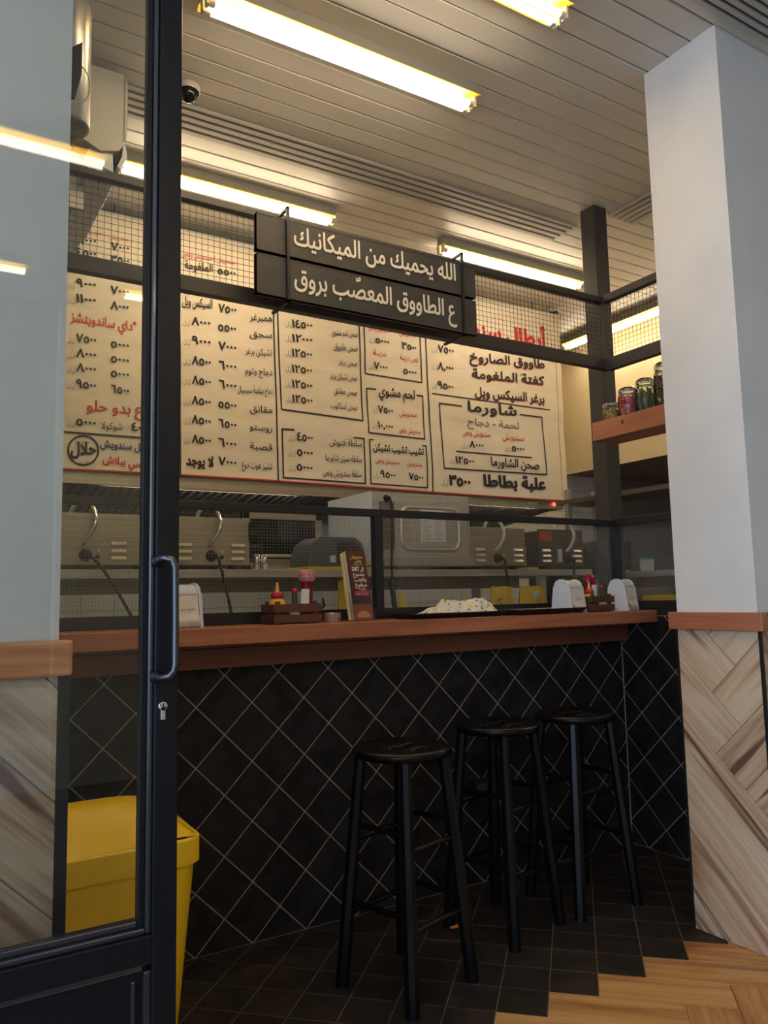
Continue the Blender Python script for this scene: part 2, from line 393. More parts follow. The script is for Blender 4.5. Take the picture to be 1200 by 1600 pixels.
def write(mb, text, P0, P1, h, up=Vector((0, 0, 1)), mi=0, off=.012, fit=True, shear=0, warp=None, push=Vector((0, 0, 0))):
    """letters from P0 (left end of the baseline) to P1 (right end); h is the size of the digits in metres"""
    s = shape(text); P0 = Vector(P0); P1 = Vector(P1); x = 0; vs = []; fs = []
    for ch in s:
        if ch == 'ّ':
            g = glyph(ch, off*.5); mx_ = min([v[0] for v in g[0]] or [0]); o = len(vs); vs += [(a-mx_+x+.30, b+.05, c) for a, b, c in g[0]]; fs += [tuple(o+i for i in f) for f in g[1]]; continue
        g = glyph(ch, off)
        o = len(vs); vs += [(a+x, b, c) for a, b, c in g[0]]; fs += [tuple(o+i for i in f) for f in g[1]]; x += g[2]
    if not vs: return
    x0 = min(v[0] for v in vs); x1 = max(v[0] for v in vs); d = P1-P0; Wd = d.length/(x1-x0); sy = h/.7
    if not fit: Wd = sy
    e = d.normalized(); nr = e.cross(up).normalized()
    out = []
    for a, b, c in vs:
        p = P0+e*((a-x0+shear*b)*Wd)+up*(b*sy)+nr*c+push
        out.append(warp(p) if warp else p)
    mb.add(out, fs, mi)

# ================================================================== SETTING
ZC = 3.40                       # underside of the ceiling
DY = 2.839                      # tiled face of the bar wall
XS = 3.16                       # tiled face of the return wall
KB = 5.0                        # back wall of the kitchen
CT = 1.157                      # counter top

# floor : base with diagonal tiles and herringbone wood-look planks
fl = MB().box(-2.5, -2.8, -.12, 7.0, KB+.2, -.0015).build('floor', 'fgrout', org=(0, 0, 0)); struct(fl)
G = (2.004, 2.408); S2 = .70711; TP = .1525
def fxy(i, j): return (G[0]+(i-j)*TP*S2, G[1]-(i+j)*TP*S2)
nf = 0
for j in range(-14, 30):
    for i in range(-24, 30):
        if i+j >= 4: continue
        cx, cy = fxy(i+.5, j+.5)
        if cy > 2.95 or cx > 3.3 or cx < .2: continue
        p = clip([fxy(i, j), fxy(i+1, j), fxy(i+1, j+1), fxy(i, j+1)], -.4, 1.2, XS, DY)
        if p: slab('floor_tile', 'ftile', fl, p, (0, 0, -.008), (1, 0, 0), (0, 1, 0), .008, .0038, .0008, -PI/4, .0003); nf += 1
for k in range(-2, 14):
    a = [fxy(4-k, k), fxy(6.66-k, k), fxy(6.66-k, k+1), fxy(4-k, k+1)]
    b = [fxy(6.66-k, k), fxy(7.66-k, k), fxy(7.66-k, k+6), fxy(6.66-k, k+6)]
    c = [fxy(7.66-k, k-5+0), fxy(13.66-k, k-5), fxy(13.66-k, k-4), fxy(7.66-k, k-4)]
    for q, ang in ((a, -PI/4), (b, PI/4)):
        q = clip(q, -1.5, -.6, 3.6, 2.2)
        if q: slab('floor_plank', 'fplank', fl, q, (0, 0, -.008), (1, 0, 0), (0, 1, 0), .008, .002, .001, ang, .0003)
struct(MB().box(-14, -16, -.16, 16, -2.8, -.02).build('ground', 'ground'))

# bar wall and return wall, with diamond tiles
DI = .2161; VX = .9255
wb = MB().box(-.4, DY, 0, XS+.12, DY+.11, 1.13).build('wall_counter', 'grout', org=(0, DY, 0)); struct(wb)
k0 = int((-.4-VX)/(DI/2))-2; k1 = int((XS-VX)/(DI/2))+2
for k in range(k0, k1):
    for mm in range(0, 12):
        if (k+mm) % 2 == 0: continue
        cx, cz = VX+k*DI/2, mm*DI/2; h = DI/2
        p = clip([(cx-h, cz), (cx, cz-h), (cx+h, cz), (cx, cz+h)], -.05, 0, XS-.002, 1.1295)
        if p: slab('wall_tile', 'tile', wb, p, (0, DY, 0), (1, 0, 0), (0, 0, 1), .0022, .0048, .0007, PI/4, .0003)
wr = MB().box(XS, 1.95, 0, XS+.10, DY, 1.13).build('wall_return', 'grout', org=(XS, 2.2, 0)); struct(wr)
for k in range(0, 10):
    for mm in range(-1, 12):
        if (k+mm) % 2: continue
        cy, cz = k*DI/2, mm*DI/2; h = DI/2           # k counts away from the corner towards the viewer
        p = clip([(cy-h, cz), (cy, cz-h), (cy+h, cz), (cy, cz+h)], .004, 0, .88, 1.1295)
        if p: slab('wall_tile', 'tile', wr, p, (XS, DY, 0), (0, -1, 0), (0, 0, 1), .0022, .0048, .0007, PI/4, .0003)

# ceiling : metal strips with recessed joints
ce = MB().box(-3.0, -2.8, ZC+.02, 7.0, KB+.1, ZC+.14).build('ceiling', 'gap', org=(0, 0, ZC)); struct(ce)
PW = .1042; cm = None; y0 = 2.110-PW*47
for i in range(80):
    ya = y0+i*PW; yb = ya+PW-.007
    if ya > KB or yb < -2.8: continue
    if cm is None:
        b_ = MB(); W_ = PW-.007
        prof = [(0, .020), (0, .004), (.002, .001), (.005, 0), (W_-.005, 0), (W_-.002, .001), (W_, .004), (W_, .020)]
        b_.add([(x, y, z) for x in (-3.0, 7.0) for y, z in prof], [(q, q+1, 9+q, 8+q) for q in range(7)], 0)
        cm = b_.mesh('ceiling_strip', 'ceil')
    o = bpy.data.objects.new('ceiling_strip', cm); C.objects.link(o); o.parent = ce; o.location = (0, ya, 0)
def diffuser(a0, a1, b0, b1, axis, label, ends=True):
    """linear slot diffuser; a = long direction, b = width"""
    def bx(m, A0, A1, B0, B1, z0, z1, mi=0):
        m.box(A0, B0, z0, A1, B1, z1, mi) if axis == 'x' else m.box(B0, A0, z0, B1, A1, z1, mi)
    c = ((a0+a1)/2, (b0+b1)/2) if axis == 'x' else ((b0+b1)/2, (a0+a1)/2)
    t = thing('slot_diffuser', (c[0], c[1], ZC-.004), label, 'air vent', 'linear air diffusers in the ceiling')
    m = MB(); bx(m, a0, a1, b0+.004, b1-.004, ZC-.003, ZC); m.build('back_plate', 'gap', t)
    n = 4; pitch = (b1-b0)/(n+.35); sl = pitch*.40
    for q in range(n+1):
        s0 = b0+(q-1)*pitch+pitch*.35+sl if q else b0; s1 = b0+q*pitch+pitch*.35 if q < n else b1
        m = MB(); bx(m, a0, a1, s0, s1, ZC-.014, ZC-.003); m.build('slat', 'slat', t, bevel=.001)
    return t
diffuser(-.2, 3.30, 3.135, 3.345, 'x', 'long four-slot air diffuser running between the lamp rows')
diffuser(1.76, 2.95, 3.365, 3.575, 'y', 'four-slot air diffuser meeting the steel post and running toward the white column')
diffuser(2.2, 4.6, 1.50, 1.64, 'x', 'short slotted air diffuser at the top right behind the white column head')

# white columns with wood-look cladding
def plank_face(parent, O, U, V, w, h, strips, thick=.008):
    for poly, ang in strips:
        p = clip(poly, .0, 0, w, h)
        if p: slab('plank', 'plank', parent, p, O, U, V, thick, .0022, .001, ang, .0004)
CX0, CY0, CY1 = 2.56, 1.675, 2.02
TZ0, TZ1 = 1.102, 1.167
col = struct(MB().box(CX0+.008, CY0+.008, 0, 3.25, CY1, ZC).build('wall_column_right', 'white', org=(CX0, CY0, 0)))
col['label'] = 'white square column with wood cladding below'
# X face: u runs along -Y from the far edge ; x = CY1 - Y
def SF(Y, z): return (CY1-Y, z)
def line_s(s, Y): return s+Y        # z on line z - Y = s
def line_t(t, Y): return t-Y
YA, YB = 1.2, 2.6
def quad_s(s0, s1, Ya=YA, Yb=YB): return [(CY1-Ya, s0+Ya), (CY1-Yb, s0+Yb), (CY1-Yb, s1+Yb), (CY1-Ya, s1+Ya)]
def cut(poly, fn):                   # keep where fn(Y,z) >= 0, fn linear
    f = lambda p: fn(CY1-p[0], p[1]); out = []; n = len(poly)
    for i in range(n):
        p, q = poly[i], poly[(i+1) % n]; a, b = f(p), f(q)
        if a >= 0: out.append(p)
        if (a > 0 > b) or (a < 0 < b): t = a/(a-b); out.append((p[0]+(q[0]-p[0])*t, p[1]+(q[1]-p[1])*t))
    return out
st = []
sv = [-.80, -1.008, -1.228, -1.43, -1.65, -1.87, -2.1]; tv = [2.97, 2.755, 2.534, 2.317, 2.10, 1.885]
gl, gr = -PI/4, PI/4                  # grain along / across (in the x = CY1 - Y frame z falls with x for s-lines)
for a, b, T in ((sv[0], .0, 3.2), (sv[1], sv[0], 2.755), (sv[2], sv[1], 2.534)):
    p = quad_s(b, a); p = cut(p, lambda Y, z, T=T: (Y+z)-T)
    st.append((p, gl))
for a, b in ((sv[3], sv[2]), (sv[4], sv[3]), (sv[5], sv[4]), (sv[6], sv[5])): st.append((quad_s(b, a), gl))
for k, (T1, T0, Smin) in enumerate(((3.2, 2.97, -.80), (2.97, 2.755, -.80), (2.755, 2.534, -1.008), (2.534, 2.317, -1.228), (2.317, 2.10, -1.228), (2.10, 1.885, -1.228))):
    big = [(-1, -1), (2, -1), (2, 3), (-1, 3)]
    p = cut(big, lambda Y, z, a=T0: (Y+z)-a); p = cut(p, lambda Y, z, a=T1: a-(Y+z))
    hi = -.0 if k < 0 else 9
    p = cut(p, lambda Y, z, s=Smin: (z-Y)-s)
    if k == 2: pass
    # right-hand planks lie on the viewer's side of the zigzag
    if k <= 1: p = cut(p, lambda Y, z: 1.9-Y)
    st.append((p, gr))
# order matters only where they touch; clip left planks 0..2 against T handled above
plank_face(col, (CX0+.008, CY1, 0), (0, -1, 0), (0, 0, 1), CY1-CY0-.004, TZ0, st)
st2 = []
for k in range(-8, 12):
    s0 = k*.215+.05; p = [(-.2, s0-.2*-1), (1, s0-1), (1, s0-1+.215), (-.2, s0+.2+.215)]
    st2.append((p, -PI/4))
plank_face(col, (CX0+.004, CY0+.008, 0), (1, 0, 0), (0, 0, 1), .68, TZ0, st2)
for x, y in ((CX0-.002, CY1-.004), (CX0-.002, CY0-.004)):
    MB().box(x, y, 0, x+.012, y+.009, TZ0).build('corner_strip', 'black', col)
tr = thing('column_trim', (CX0, CY0, TZ0), None, None); tr['kind'] = 'structure'; tr.name = 'trim_1'
MB().box(CX0-.022, CY0-.026, TZ0, CX0+.008, CY1+.020, TZ1).build('side_board', 'redwood_y', tr, bevel=.003)
MB().box(CX0+.008, CY0-.026, TZ0, 3.25, CY0+.008, TZ1).build('front_board', 'redwood', tr, bevel=.003)
# left pillar
PX, PY = .268, 1.67
lc = struct(MB().box(-1.2, PY+.008, 0, PX, 2.0, ZC).build('wall_column_left', 'white', org=(-.4, PY, 0)))
st3 = []
for k in range(-9, 9):
    s0 = 1.238-.103+k*.2165
    st3.append(([(-1, s0+1), (1, s0-1), (1, s0-1-.2165), (-1, s0+1-.2165)], -PI/4))
plank_face(lc, (0-.0, PY+.008, 0), (1, 0, 0), (0, 0, 1), PX, TZ0+.008, [(p, a) for p, a in st3])
plank_face(lc, (-.5, PY+.008, 0), (1, 0, 0), (0, 0, 1), .498, TZ0+.008, [([(x+.5, z) for x, z in p], a) for p, a in st3])
MB().box(PX-.001, PY, 0, PX+.022, PY+.020, TZ0+.01).build('corner_strip', 'black', lc)
t2 = thing('trim_2', (0, PY, TZ0), None, None); t2['kind'] = 'structure'
MB().box(-.6, PY-.022, TZ0+.008, PX+.022, PY+.008, TZ1+.012).build('front_board', 'pine', t2, bevel=.006)

# kitchen walls
bw = struct(MB().box(-.6, KB+.008, 0, 7.0, KB+.16, ZC).build('wall_back', 'wgrout', org=(3, KB, 0)))
MB().box(-.6, KB+.002, 2.33, 7, KB+.009, ZC).build('painted_upper', 'cream', bw)
TW = .19; tmesh = {}
for i in range(0, 30):
    for j in range(0, 12):
        x = .35+i*TW; z = .06+j*TW
        if not ((z > .9 and z < 1.7) or (x > 3.9 and z > 1.1)): continue
        if x > 5.35: continue
        if 'm' not in tmesh:
            q = MB(); q.prism([(.0015, .0015), (TW-.0015, .0015), (TW-.0015, TW-.0015), (.0015, TW-.0015)], lambda p, d: (p[0], d, p[1]), .008, 0); tmesh['m'] = q.mesh('wall_tile', 'wtile')
        o = bpy.data.objects.new('wall_tile', tmesh['m']); C.objects.link(o); o.parent = bw; o.location = (x-3, 0, z)
MB().box(5.54, KB-.004, 0, 7.0, KB+.0088, 2.3).build('painted_lower', 'brown_wall_shade', bw)
# dropped cream bulkhead on the right
bh = struct(MB().box(4.96, 1.0, 2.285, 7.0, KB, ZC).build('wall_bulkhead', ['cream', 'brown_wall_shade'], org=(5.5, 3, 2.285)))
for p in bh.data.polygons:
    if p.normal.z < -.5: p.material_index = 1  # unlit underside gets its shade as brown colour
wrt = struct(MB().box(6.4, .8, 0, 6.5, KB, 2.3).build('wall_right', 'brown_wall_shade'))
wlf = struct(MB().box(-.75, 2.0, 0, -.6, KB, ZC).build('wall_left', 'white'))
# end pier and trunking behind the air conditioner

struct(MB().box(.9, -2.95, 0, 7.0, -2.8, ZC).build('wall_front_blocker', 'cream'))  # unseen wall added to keep sky out of the screen's glass
struct(MB().box(6.5, -2.8, 0, 6.65, .8, ZC).build('wall_dining_blocker', 'cream'))  # unseen wall added to darken what the screen glass reflects
struct(MB().box(-5, -10.5, 0, 14, -10.2, 7).build('wall_opposite_blocker', 'blocker_face'))  # unseen dark building added to dim the horizon in the reflections

# ================================================================== BLACK STEEL PARTITION
b = thing('steel_partition', (1.6, DY+.02, 1.13), 'black steel framed mesh and glass screen standing on the tiled bar wall', 'partition')
Y0, Y1 = DY, DY+.04
def bar(x0, y0, z0, x1, y1, z1, name, m='black', par=None, bev=.0015): return MB().box(x0, y0, z0, x1, y1, z1).build(name, m, par or b, bevel=bev)
bar(-.35, Y0-.004, 1.13, XS+.04, Y1+.05, 1.158, 'sill', 'black')
bar(-.35, Y0, 1.158, XS, Y1, 1.203, 'bottom_rail')
bar(-.35, Y0, 1.592, XS, Y1, 1.622, 'middle_rail')
bar(-.35, Y0, 2.432, XS, Y1, 2.492, 'lower_header', 'blackhaze')
bar(-.35, Y0, 2.800, XS, Y1+.0, 2.830, 'top_header', 'blackhaze')
bar(1.700, Y0-.001, 1.203, 1.738, Y1, 1.592, 'mullion')
bar(XS-.005, Y0-.002, 1.16, XS+.038, Y1, 1.622, 'corner_mullion')
bar(XS-.005, Y0-.002, 2.432, XS+.038, Y1, 2.830, 'corner_mullion', 'blackhaze')
bar(.74, Y0-.001, 1.203, .78, Y1, 1.592, 'mullion')
# return side
bar(XS, 1.95, 1.13, XS+.06, Y0, 1.158, 'sill')
bar(XS, 1.95, 1.158, XS+.04, Y0, 1.203, 'bottom_rail')
bar(XS, 1.95, 1.590, XS+.04, Y0, 1.628, 'middle_rail')
bar(XS, 1.95, 2.425, XS+.04, Y0, 2.490, 'lower_header', 'blackhaze')
bar(XS, 1.95, 2.800, XS+.04, Y0, 2.840, 'top_header', 'blackhaze')
def mesh_panel(name, m, pitch, r, P, U, V, w, h, par):
    q = MB(); P, U, V = Vector(P), Vector(U), Vector(V); N = U.cross(V)
    n = int(w/pitch)
    for i in range(1, n+1): q.tube([P+U*(i*pitch), P+U*(i*pitch)+V*h], r, 4, cap=False, smooth=False)
    n = int(h/pitch)
    for i in range(1, n+1): q.tube([P+V*(i*pitch)+N*r, P+V*(i*pitch)+U*w+N*r], r, 4, cap=False, smooth=False)
    o = q.build(name, m, par); o['kind'] = 'stuff'; return o
YM = (Y0+Y1)/2
mesh_panel('wire_mesh', 'blackwire', .0245, .0011, (-.35, YM, 2.492), (1, 0, 0), (0, 0, 1), XS+.35, .308, b)
mesh_panel('wire_mesh', 'blackwire', .0245, .0011, (XS+.02, Y0, 2.49), (0, -1, 0), (0, 0, 1), .88, .31, b)
for xa, xb in ((-.35, .74), (.78, 1.70), (1.738, XS)):
    mesh_panel('wire_mesh', 'wire', .0125, .00055, (xa, YM+.006, 1.203), (1, 0, 0), (0, 0, 1), xb-xa, .389, b)
    o = MB().box(xa, YM-.004, 1.203, xb, YM, 1.592).build('glass_pane', 'glass_part', b)
mesh_panel('wire_mesh', 'wire', .0125, .00055, (XS+.026, Y0, 1.203), (0, -1, 0), (0, 0, 1), .88, .387, b)
MB().box(XS+.012, 1.95, 1.203, XS+.016, Y0, 1.59).build('glass_pane', 'glass_part', b)

# square steel post rising to the ceiling
bp = MB().box(XS+.042, DY+.07, 1.13, XS+.142, DY+.17, ZC).build('steel_post', 'blackhaze', bevel=.002)
tag(bp, 'tall square black steel post reaching the ceiling at the corner of the mesh screen', 'post')

# ================================================================== SIGN
def board(z0, z1, label, text, PL, PR, h):
    YS = 2.70
    t = thing('sign_board', (1.64, YS, z0), label, 'sign', 'black boards with cream calligraphy')
    MB().box(1.112, YS, z0, 2.176, YS+.022, z1).build('panel', 'sign', t, bevel=.002)
    q = MB(); q.box(1.112, YS-.001, z0, 1.118, YS+.03, z1); q.box(2.170, YS-.001, z0, 2.176, YS+.03, z1)
    q.box(1.112, YS-.001, z0, 2.176, YS+.03, z0+.005); q.box(1.112, YS-.001, z1-.005, 2.176, YS+.03, z1); q.build('edge_strip', 'blackhaze', t)
    q = MB(); write(q, text, (PL[0], YS-.0025, PL[1]), (PR[0], YS-.0025, PR[1]), h, off=.017, mi=0); q.build('lettering', 'cream_letters', t)
    return t
SB1 = board(2.592, 2.742, 'upper black board of the hanging sign, cream Arabic calligraphy', 'الله يحميك من الميكانيك', (1.268, 2.645), (2.064, 2.652), .076)
SB2 = board(2.418, 2.578, 'lower black board of the hanging sign, cream Arabic calligraphy', 'ع الطاووق المعصّب بروق', (1.268, 2.475), (2.064, 2.478), .076)
br = thing('sign_bracket', (1.24, 2.72, 2.41), 'left thin black steel bracket hanging the sign boards from the screen', 'bracket', 'sign brackets')
def bracket(t, x):
    MB().box(x-.006, 2.688, 2.40, x+.006, 2.699, 2.79).build('upright', 'black', t)
    MB().box(x-.006, 2.688, 2.78, x+.006, DY+.02, 2.79).build('arm', 'black', t)
    MB().box(x-.006, 2.688, 2.40, x+.006, DY+.005, 2.41).build('arm', 'black', t)
    MB().tube([(x, 2.697, 2.66), (x-.03, 2.722, 2.63)], .005, 6).build('bolt', 'black', t)
    MB().tube([(x, 2.697, 2.50), (x-.03, 2.722, 2.47)], .005, 6).build('bolt', 'black', t)
bracket(br, 1.24)
br2 = thing('sign_bracket', (2.098, 2.72, 2.41), 'right thin black steel bracket hanging the sign boards from the screen', 'bracket', 'sign brackets'); bracket(br2, 2.098)

# ================================================================== CEILING LAMPS
def lamp(cx, cy, label, axis='x', L=1.18, twin=True, wide=.13, group='yellow batten lamps on the ceiling', z=ZC):
    t = thing('batten_lamp', (cx, cy, z), label, 'lamp', group)
    def bx(m, a0, b0, z0, a1, b1, z1):
        m.box(a0, b0, z0, a1, b1, z1) if axis == 'x' else m.box(b0, a0, z0, b1, a1, z1)
    l = L/2
    m = MB(); bx(m, -l, -wide*.36, -.05, l, wide*.36, -.0); m.build('housing', 'lamphousing', t, local=True, bevel=.003)
    m = MB()
    pts = [(-wide/2, -.062), (-wide*.36, -.050), (wide*.36, -.050), (wide/2, -.062), (wide/2, -.065), (wide*.36, -.054), (-wide*.36, -.054), (-wide/2, -.065)]
    for (p, q) in ((0, 1), (1, 2), (2, 3)):
        pa, pb = pts[p], pts[q]; qa, qb = pts[7-p], pts[7-q]
        m.prism([pa, pb, qb, qa], (lambda P, d: (d, P[0], P[1])) if axis == 'x' else (lambda P, d: (P[0], d, P[1])), -l, l)
    m.build('reflector', 'yellowlamp', t, local=True)
    offs = (-.021, .021) if twin else (0,)
    for o_ in offs:
        P = (lambda a, b_: (a, b_, -.085)) if axis == 'x' else (lambda a, b_: (b_, a, -.085))
        MB().tube([P(-l+.035, o_), P(l-.035, o_)], .013, 12).build('tube', 'tube', t, local=True)
        for sg in (-1, 1):
            MB().tube([P(sg*(l-.035), o_), P(sg*(l-.012), o_)], .014, 10).build('lamp_holder', 'cap', t, local=True)
            m = MB(); bx(m, sg*(l-.014), o_-.013, -.10, sg*(l-.002), o_+.013, -.05); m.build('lamp_holder', 'cap', t, local=True, bevel=.002)
    return t
lamp(1.405, 2.455, 'large twin-tube yellow lamp across the top centre, nearest in full view')
lamp(1.375, 1.885, 'yellow twin-tube lamp cut by the top edge of the picture')
lamp(1.375, 3.65, 'ceiling lamp behind the sign, left one of the kitchen row', wide=.075)
lamp(3.27, 3.65, 'ceiling lamp right of the sign, ending near the steel post', wide=.075)
lamp(4.72, 4.10, 'ceiling lamp turned lengthwise in front of the cream bulkhead', 'y', wide=.10)
lamp(4.72, 2.60, 'lengthwise ceiling lamp hidden beyond the white column', 'y', wide=.10)
# lamps of the dining side, seen only as reflections in the door glass
lamp(.18, -.62, 'ceiling lamp behind the viewer, nearest row, reflected in the door glass', group='lamps of the dining side')
lamp(.02, -2.1, 'ceiling lamp behind the viewer, far row left, reflected in the door glass', group='lamps of the dining side')
lamp(1.76, -2.2, 'ceiling lamp behind the viewer, far row right, reflected in the door glass', group='lamps of the dining side')

# ================================================================== MENU BANNER
YBN = 4.17
BX0, BX1, BZ0, BZ1 = .60, 4.150, 1.925, 3.335
def wav(p, out=0.0):
    x, z = p.x, p.z
    y = YBN+.004*math.sin(x*2.3+1)+.003*math.sin(z*9+x*1.2)+.006*noise.noise(Vector((x*1.1, z*6, 0)))-out
    return Vector((x, y, z))
def bn(px, py): return at(px, py, Y=YBN)
bnr = thing('menu_banner', (2.37, YBN, BZ0), 'wide cream cloth menu banner hand-lettered in Arabic, hung over the kitchen hood', 'banner')
def bz(u): return BZ0+.012*math.sin(u*5)*.6
MB().grid(lambda u, v: wav(Vector((BX0+(BX1-BX0)*u, 0, bz(u)+(BZ1-bz(u))*v))), 120, 60).build('cloth', 'cloth', bnr)
MB().grid(lambda u, v: wav(Vector((BX0+(BX1-BX0)*u, 0, bz(u)+.008*v)), .002), 120, 1).build('red_border', 'red', bnr)['label'] = 'red painted bottom border'
MB().grid(lambda u, v: wav(Vector((BX1-.055+.004*u, 0, BZ0+.01+(BZ1-BZ0-.01)*v)), .002), 1, 30).build('hem_seam', 'ink_grey', bnr)
MB().tube([(BX0-.03, YBN+.01, BZ1), (BX1+.03, YBN+.01, BZ1)], .012, 8).build('hanging_rod', 'galv', bnr)
for x in (.9, 2.4, 3.9): MB().tube([(x, YBN+.01, BZ1), (x, YBN+.01, ZC)], .003, 6).build('hanging_wire', 'blackwire', bnr)
cur = {}
def PA(x, y): return (x/4, 350+y/4)
def PB(x, y): return (270+x/4, 380+y/4)
def PC(x, y): return (560+x/3.529, 380+y/3.529)
INK = ['ink', 'red', 'blue', 'ink_grey']
def T(mb, F, text, x0, y0, x1, y1, h, mi=0, off=.014):
    p, q = F(x0, y0), F(x1, y1)
    A, B = bn(*p), bn(*q); sc = {PC: 3.529}.get(F, 4.0)
    dpt = (A-CAMP).dot(fwd); H = h/sc*dpt/F_PX
    write(mb, text, A, B, H, mi=mi, off=off, warp=lambda P: wav(P, (.0050 if mi == 0 else .0035)+(YBN-P.y)*.6))
def Lq(mb, F, pts, wpx=3.2, mi=0):
    P = [bn(*F(*p)) for p in pts]
    for A, B in zip(P, P[1:]):
        n = max(1, int((B-A).length/.08)); d = (B-A).normalized(); nn = Vector((-d.z, 0, d.x))*.0048*wpx/3.2
        ps = [A-d*.003+(B-A+d*.006)*(k/n) for k in range(n+1)]
        mb.add([wav(q+s*nn, .0035) for q in ps for s in (-1, 1)], [(2*k, 2*k+1, 2*k+3, 2*k+2) for k in range(n)], mi)
LL = ' ل.ل'
# column behind the door
c1 = MB()
for y, a, c_, yb in ((125, '٨٠٠٠', '٧٠٠٠', 165), (205, '٤٥٠٠', '٣٥٠٠', 245), (298, '١١٠٠٠', '٨٠٠٠', 345), (395, '٩٠٠٠', '٧٠٠٠', 435), (492, '١١٠٠٠', '٨٠٠٠', 530),
                 (742, '٧٥٠٠', '٥٠٠٠', 772), (835, '٨٠٠٠', '٥٠٠٠', 865), (925, '٨٠٠٠', '٥٠٠٠', 955), (1027, '٩٥٠٠', '٦٥٠٠', 1055), (1260, '٥٠٠٠', '٤٠٠٠', 1290)):
    T(c1, PA, a, 475, y-4, 600, y+8, 55, off=.03)
    T(c1, PA, 'ل.ل.', 420, y-2, 466, y, 30, 3, .004)
    T(c1, PA, c_, (690 if yb < 1280 else 820), yb, (805 if yb < 1280 else 930), yb+12, 52, off=.03)
T(c1, PA, 'سندويش ونص', 540, 62, 640, 72, 34, 1, .004); T(c1, PA, 'سندويش', 680, 95, 800, 110, 34, 1, .004)
T(c1, PA, '"داي ساندويتشز', 440, 605, 850, 672, 62, 1, .022)
T(c1, PA, 'ع بدو حلو', 540, 1165, 900, 1195, 68, 1, .02)
T(c1, PA, 'شوكولا', 632, 1280, 765, 1288, 46, 0, .006)
Lq(c1, PA, [(395, 1298), (950, 1342)])
T(c1, PA, 'كل سندويش', 625, 1392, 900, 1420, 48, 2, .03); T(c1, PA, 'بيبسي ببلاش', 640, 1490, 950, 1530, 48, 1, .03)
for r in (97, 91): Lq(c1, PA, [(520+r*math.cos(a*PI/16), 1415+r*.98*math.sin(a*PI/16)) for a in range(33)], 1.6)
T(c1, PA, 'حلال', 440, 1440, 600, 1440, 78, 0, .045); T(c1, PA, 'سندويش ونص', 468, 1365, 560, 1370, 22, 0, .004); T(c1, PA, 'سندويش ونص', 480, 1500, 585, 1497, 22, 0, .004)
c1.build('lettering', INK, bnr)['label'] = 'black, red and blue hand lettering'
c2 = MB()
Lq(c2, PB, [(40, 20), (45, 1445)], 3.2); Lq(c2, PB, [(625, 395), (658, 1490)], 3.2)
T(c2, PB, 'سندويش | سندويش ونص', 55, 80, 385, 135, 36, 1, .006)
T(c2, PB, 'الملغومة', 70, 160, 245, 185, 52, 0, .02); T(c2, PB, '٥٥٠٠', 275, 195, 388, 212, 44, 0, .03)
T(c2, PB, 'الصاروخ', 70, 290, 245, 315, 52, 0, .02)
T(c2, PB, 'السيكس ويل', 58, 385, 245, 410, 56, 0, .02)
for y, yb, yc, a, c_, it in ((428, 430, 492, None, '٧٥٠٠', 'همبرغر'), (515, 545, 595, '٨٠٠٠', '٥٥٠٠', 'سجق'), (635, 665, 705, '٩٠٠٠', '٧٠٠٠', 'تشيكن برغر'), (762, 785, 828, '٨٥٠٠', '٦٠٠٠', 'دجاج وتوم'),
                             (885, 905, 945, '٨٥٠٠', '٦٠٠٠', 'دجاج صلصة سبيسيال'), (1010, 1028, 1065, '٨٥٠٠', '٥٥٠٠', 'مقانق'), (1130, 1148, 1178, '٨٥٠٠', '٦٥٠٠', 'روستو'),
                             (1252, 1268, 1298, '٨٥٠٠', '٦٠٠٠', 'قصبة'), (1375, 1385, 1415, None, '٧٠٠٠', 'تشيز هوت دوغ')):
    if a: T(c2, PB, a, 116, y-5, 235, y+8, 54, 0, .03); T(c2, PB, 'ل.ل.', 62, y-6, 106, y-4, 30, 3, .004)
    T(c2, PB, c_, 282, yb, 395, yb+12, 52, 0, .03)
    xl = {'تشيكن برغر': 450, 'دجاج وتوم': 448, 'دجاج صلصة سبيسيال': 402, 'تشيز هوت دوغ': 428}.get(it, 478)
    T(c2, PB, it, xl, yc-12, 618, yc, 42, 0, .008)
T(c2, PB, 'لا يوجد', 80, 1385, 252, 1398, 62, 0, .045)
c2.build('lettering', INK, bnr)
c3 = MB()
Lq(c3, PB, [(648, 330), (675, 1040), (1185, 1110), (1160, 430)], 3.2); Lq(c3, PB, [(1190, 430), (1220, 1075)], 0.1)
for y, a, it, yc, xl in ((440, '١١٥٠٠', 'صحن مشكل', 490, 985), (535, '١٤٥٠٠', 'صحن لحم مشوي', 588, 990), (625, '١٢٠٠٠', 'صحن طاووق', 678, 1005), (715, '١٢٥٠٠', 'صحن برغر', 770, 1035), (815, '١٢٥٠٠', 'صحن تشيكن برغر', 860, 980),
                         (910, '١٢٥٠٠', 'صحن مقانق', 952, 1005), (1003, '١٢٥٠٠', 'صحن اسكالوب', 1045, 985)):
    T(c3, PB, a, 742, y-8, 870, y+3, 50, 0, .03); T(c3, PB, 'ل.ل.', 702, y-16, 744, y-12, 30, 3, .004); T(c3, PB, it, xl, yc-14, 1152, yc, 40, 0, .006)
T(c3, PB, '(شاشة)', 880, 462, 985, 476, 40, 1, .006)
Lq(c3, PB, [(755, 1168), (680, 1162), (690, 1465), (1205, 1502), (1192, 1222), (1130, 1215)], 3.2)
for y, a, it, yc, xl in ((1238, '٤٥٠٠', 'سلطة فتوش', 1272, 975), (1333, '٥٠٠٠', 'سلطة سيزر شاورما', 1370, 950), (1425, '٥٠٠٠', 'سلطة سندويش ونص', 1462, 938)):
    T(c3, PB, a, 772, y-6, 872, y+3, 52, 0, .03); T(c3, PB, 'ل.ل.', 718, y-8, 762, y-5, 30, 3, .004); T(c3, PB, it, xl, yc-12, 1180, yc, 40, 0, .008)
c3.build('lettering', INK, bnr)
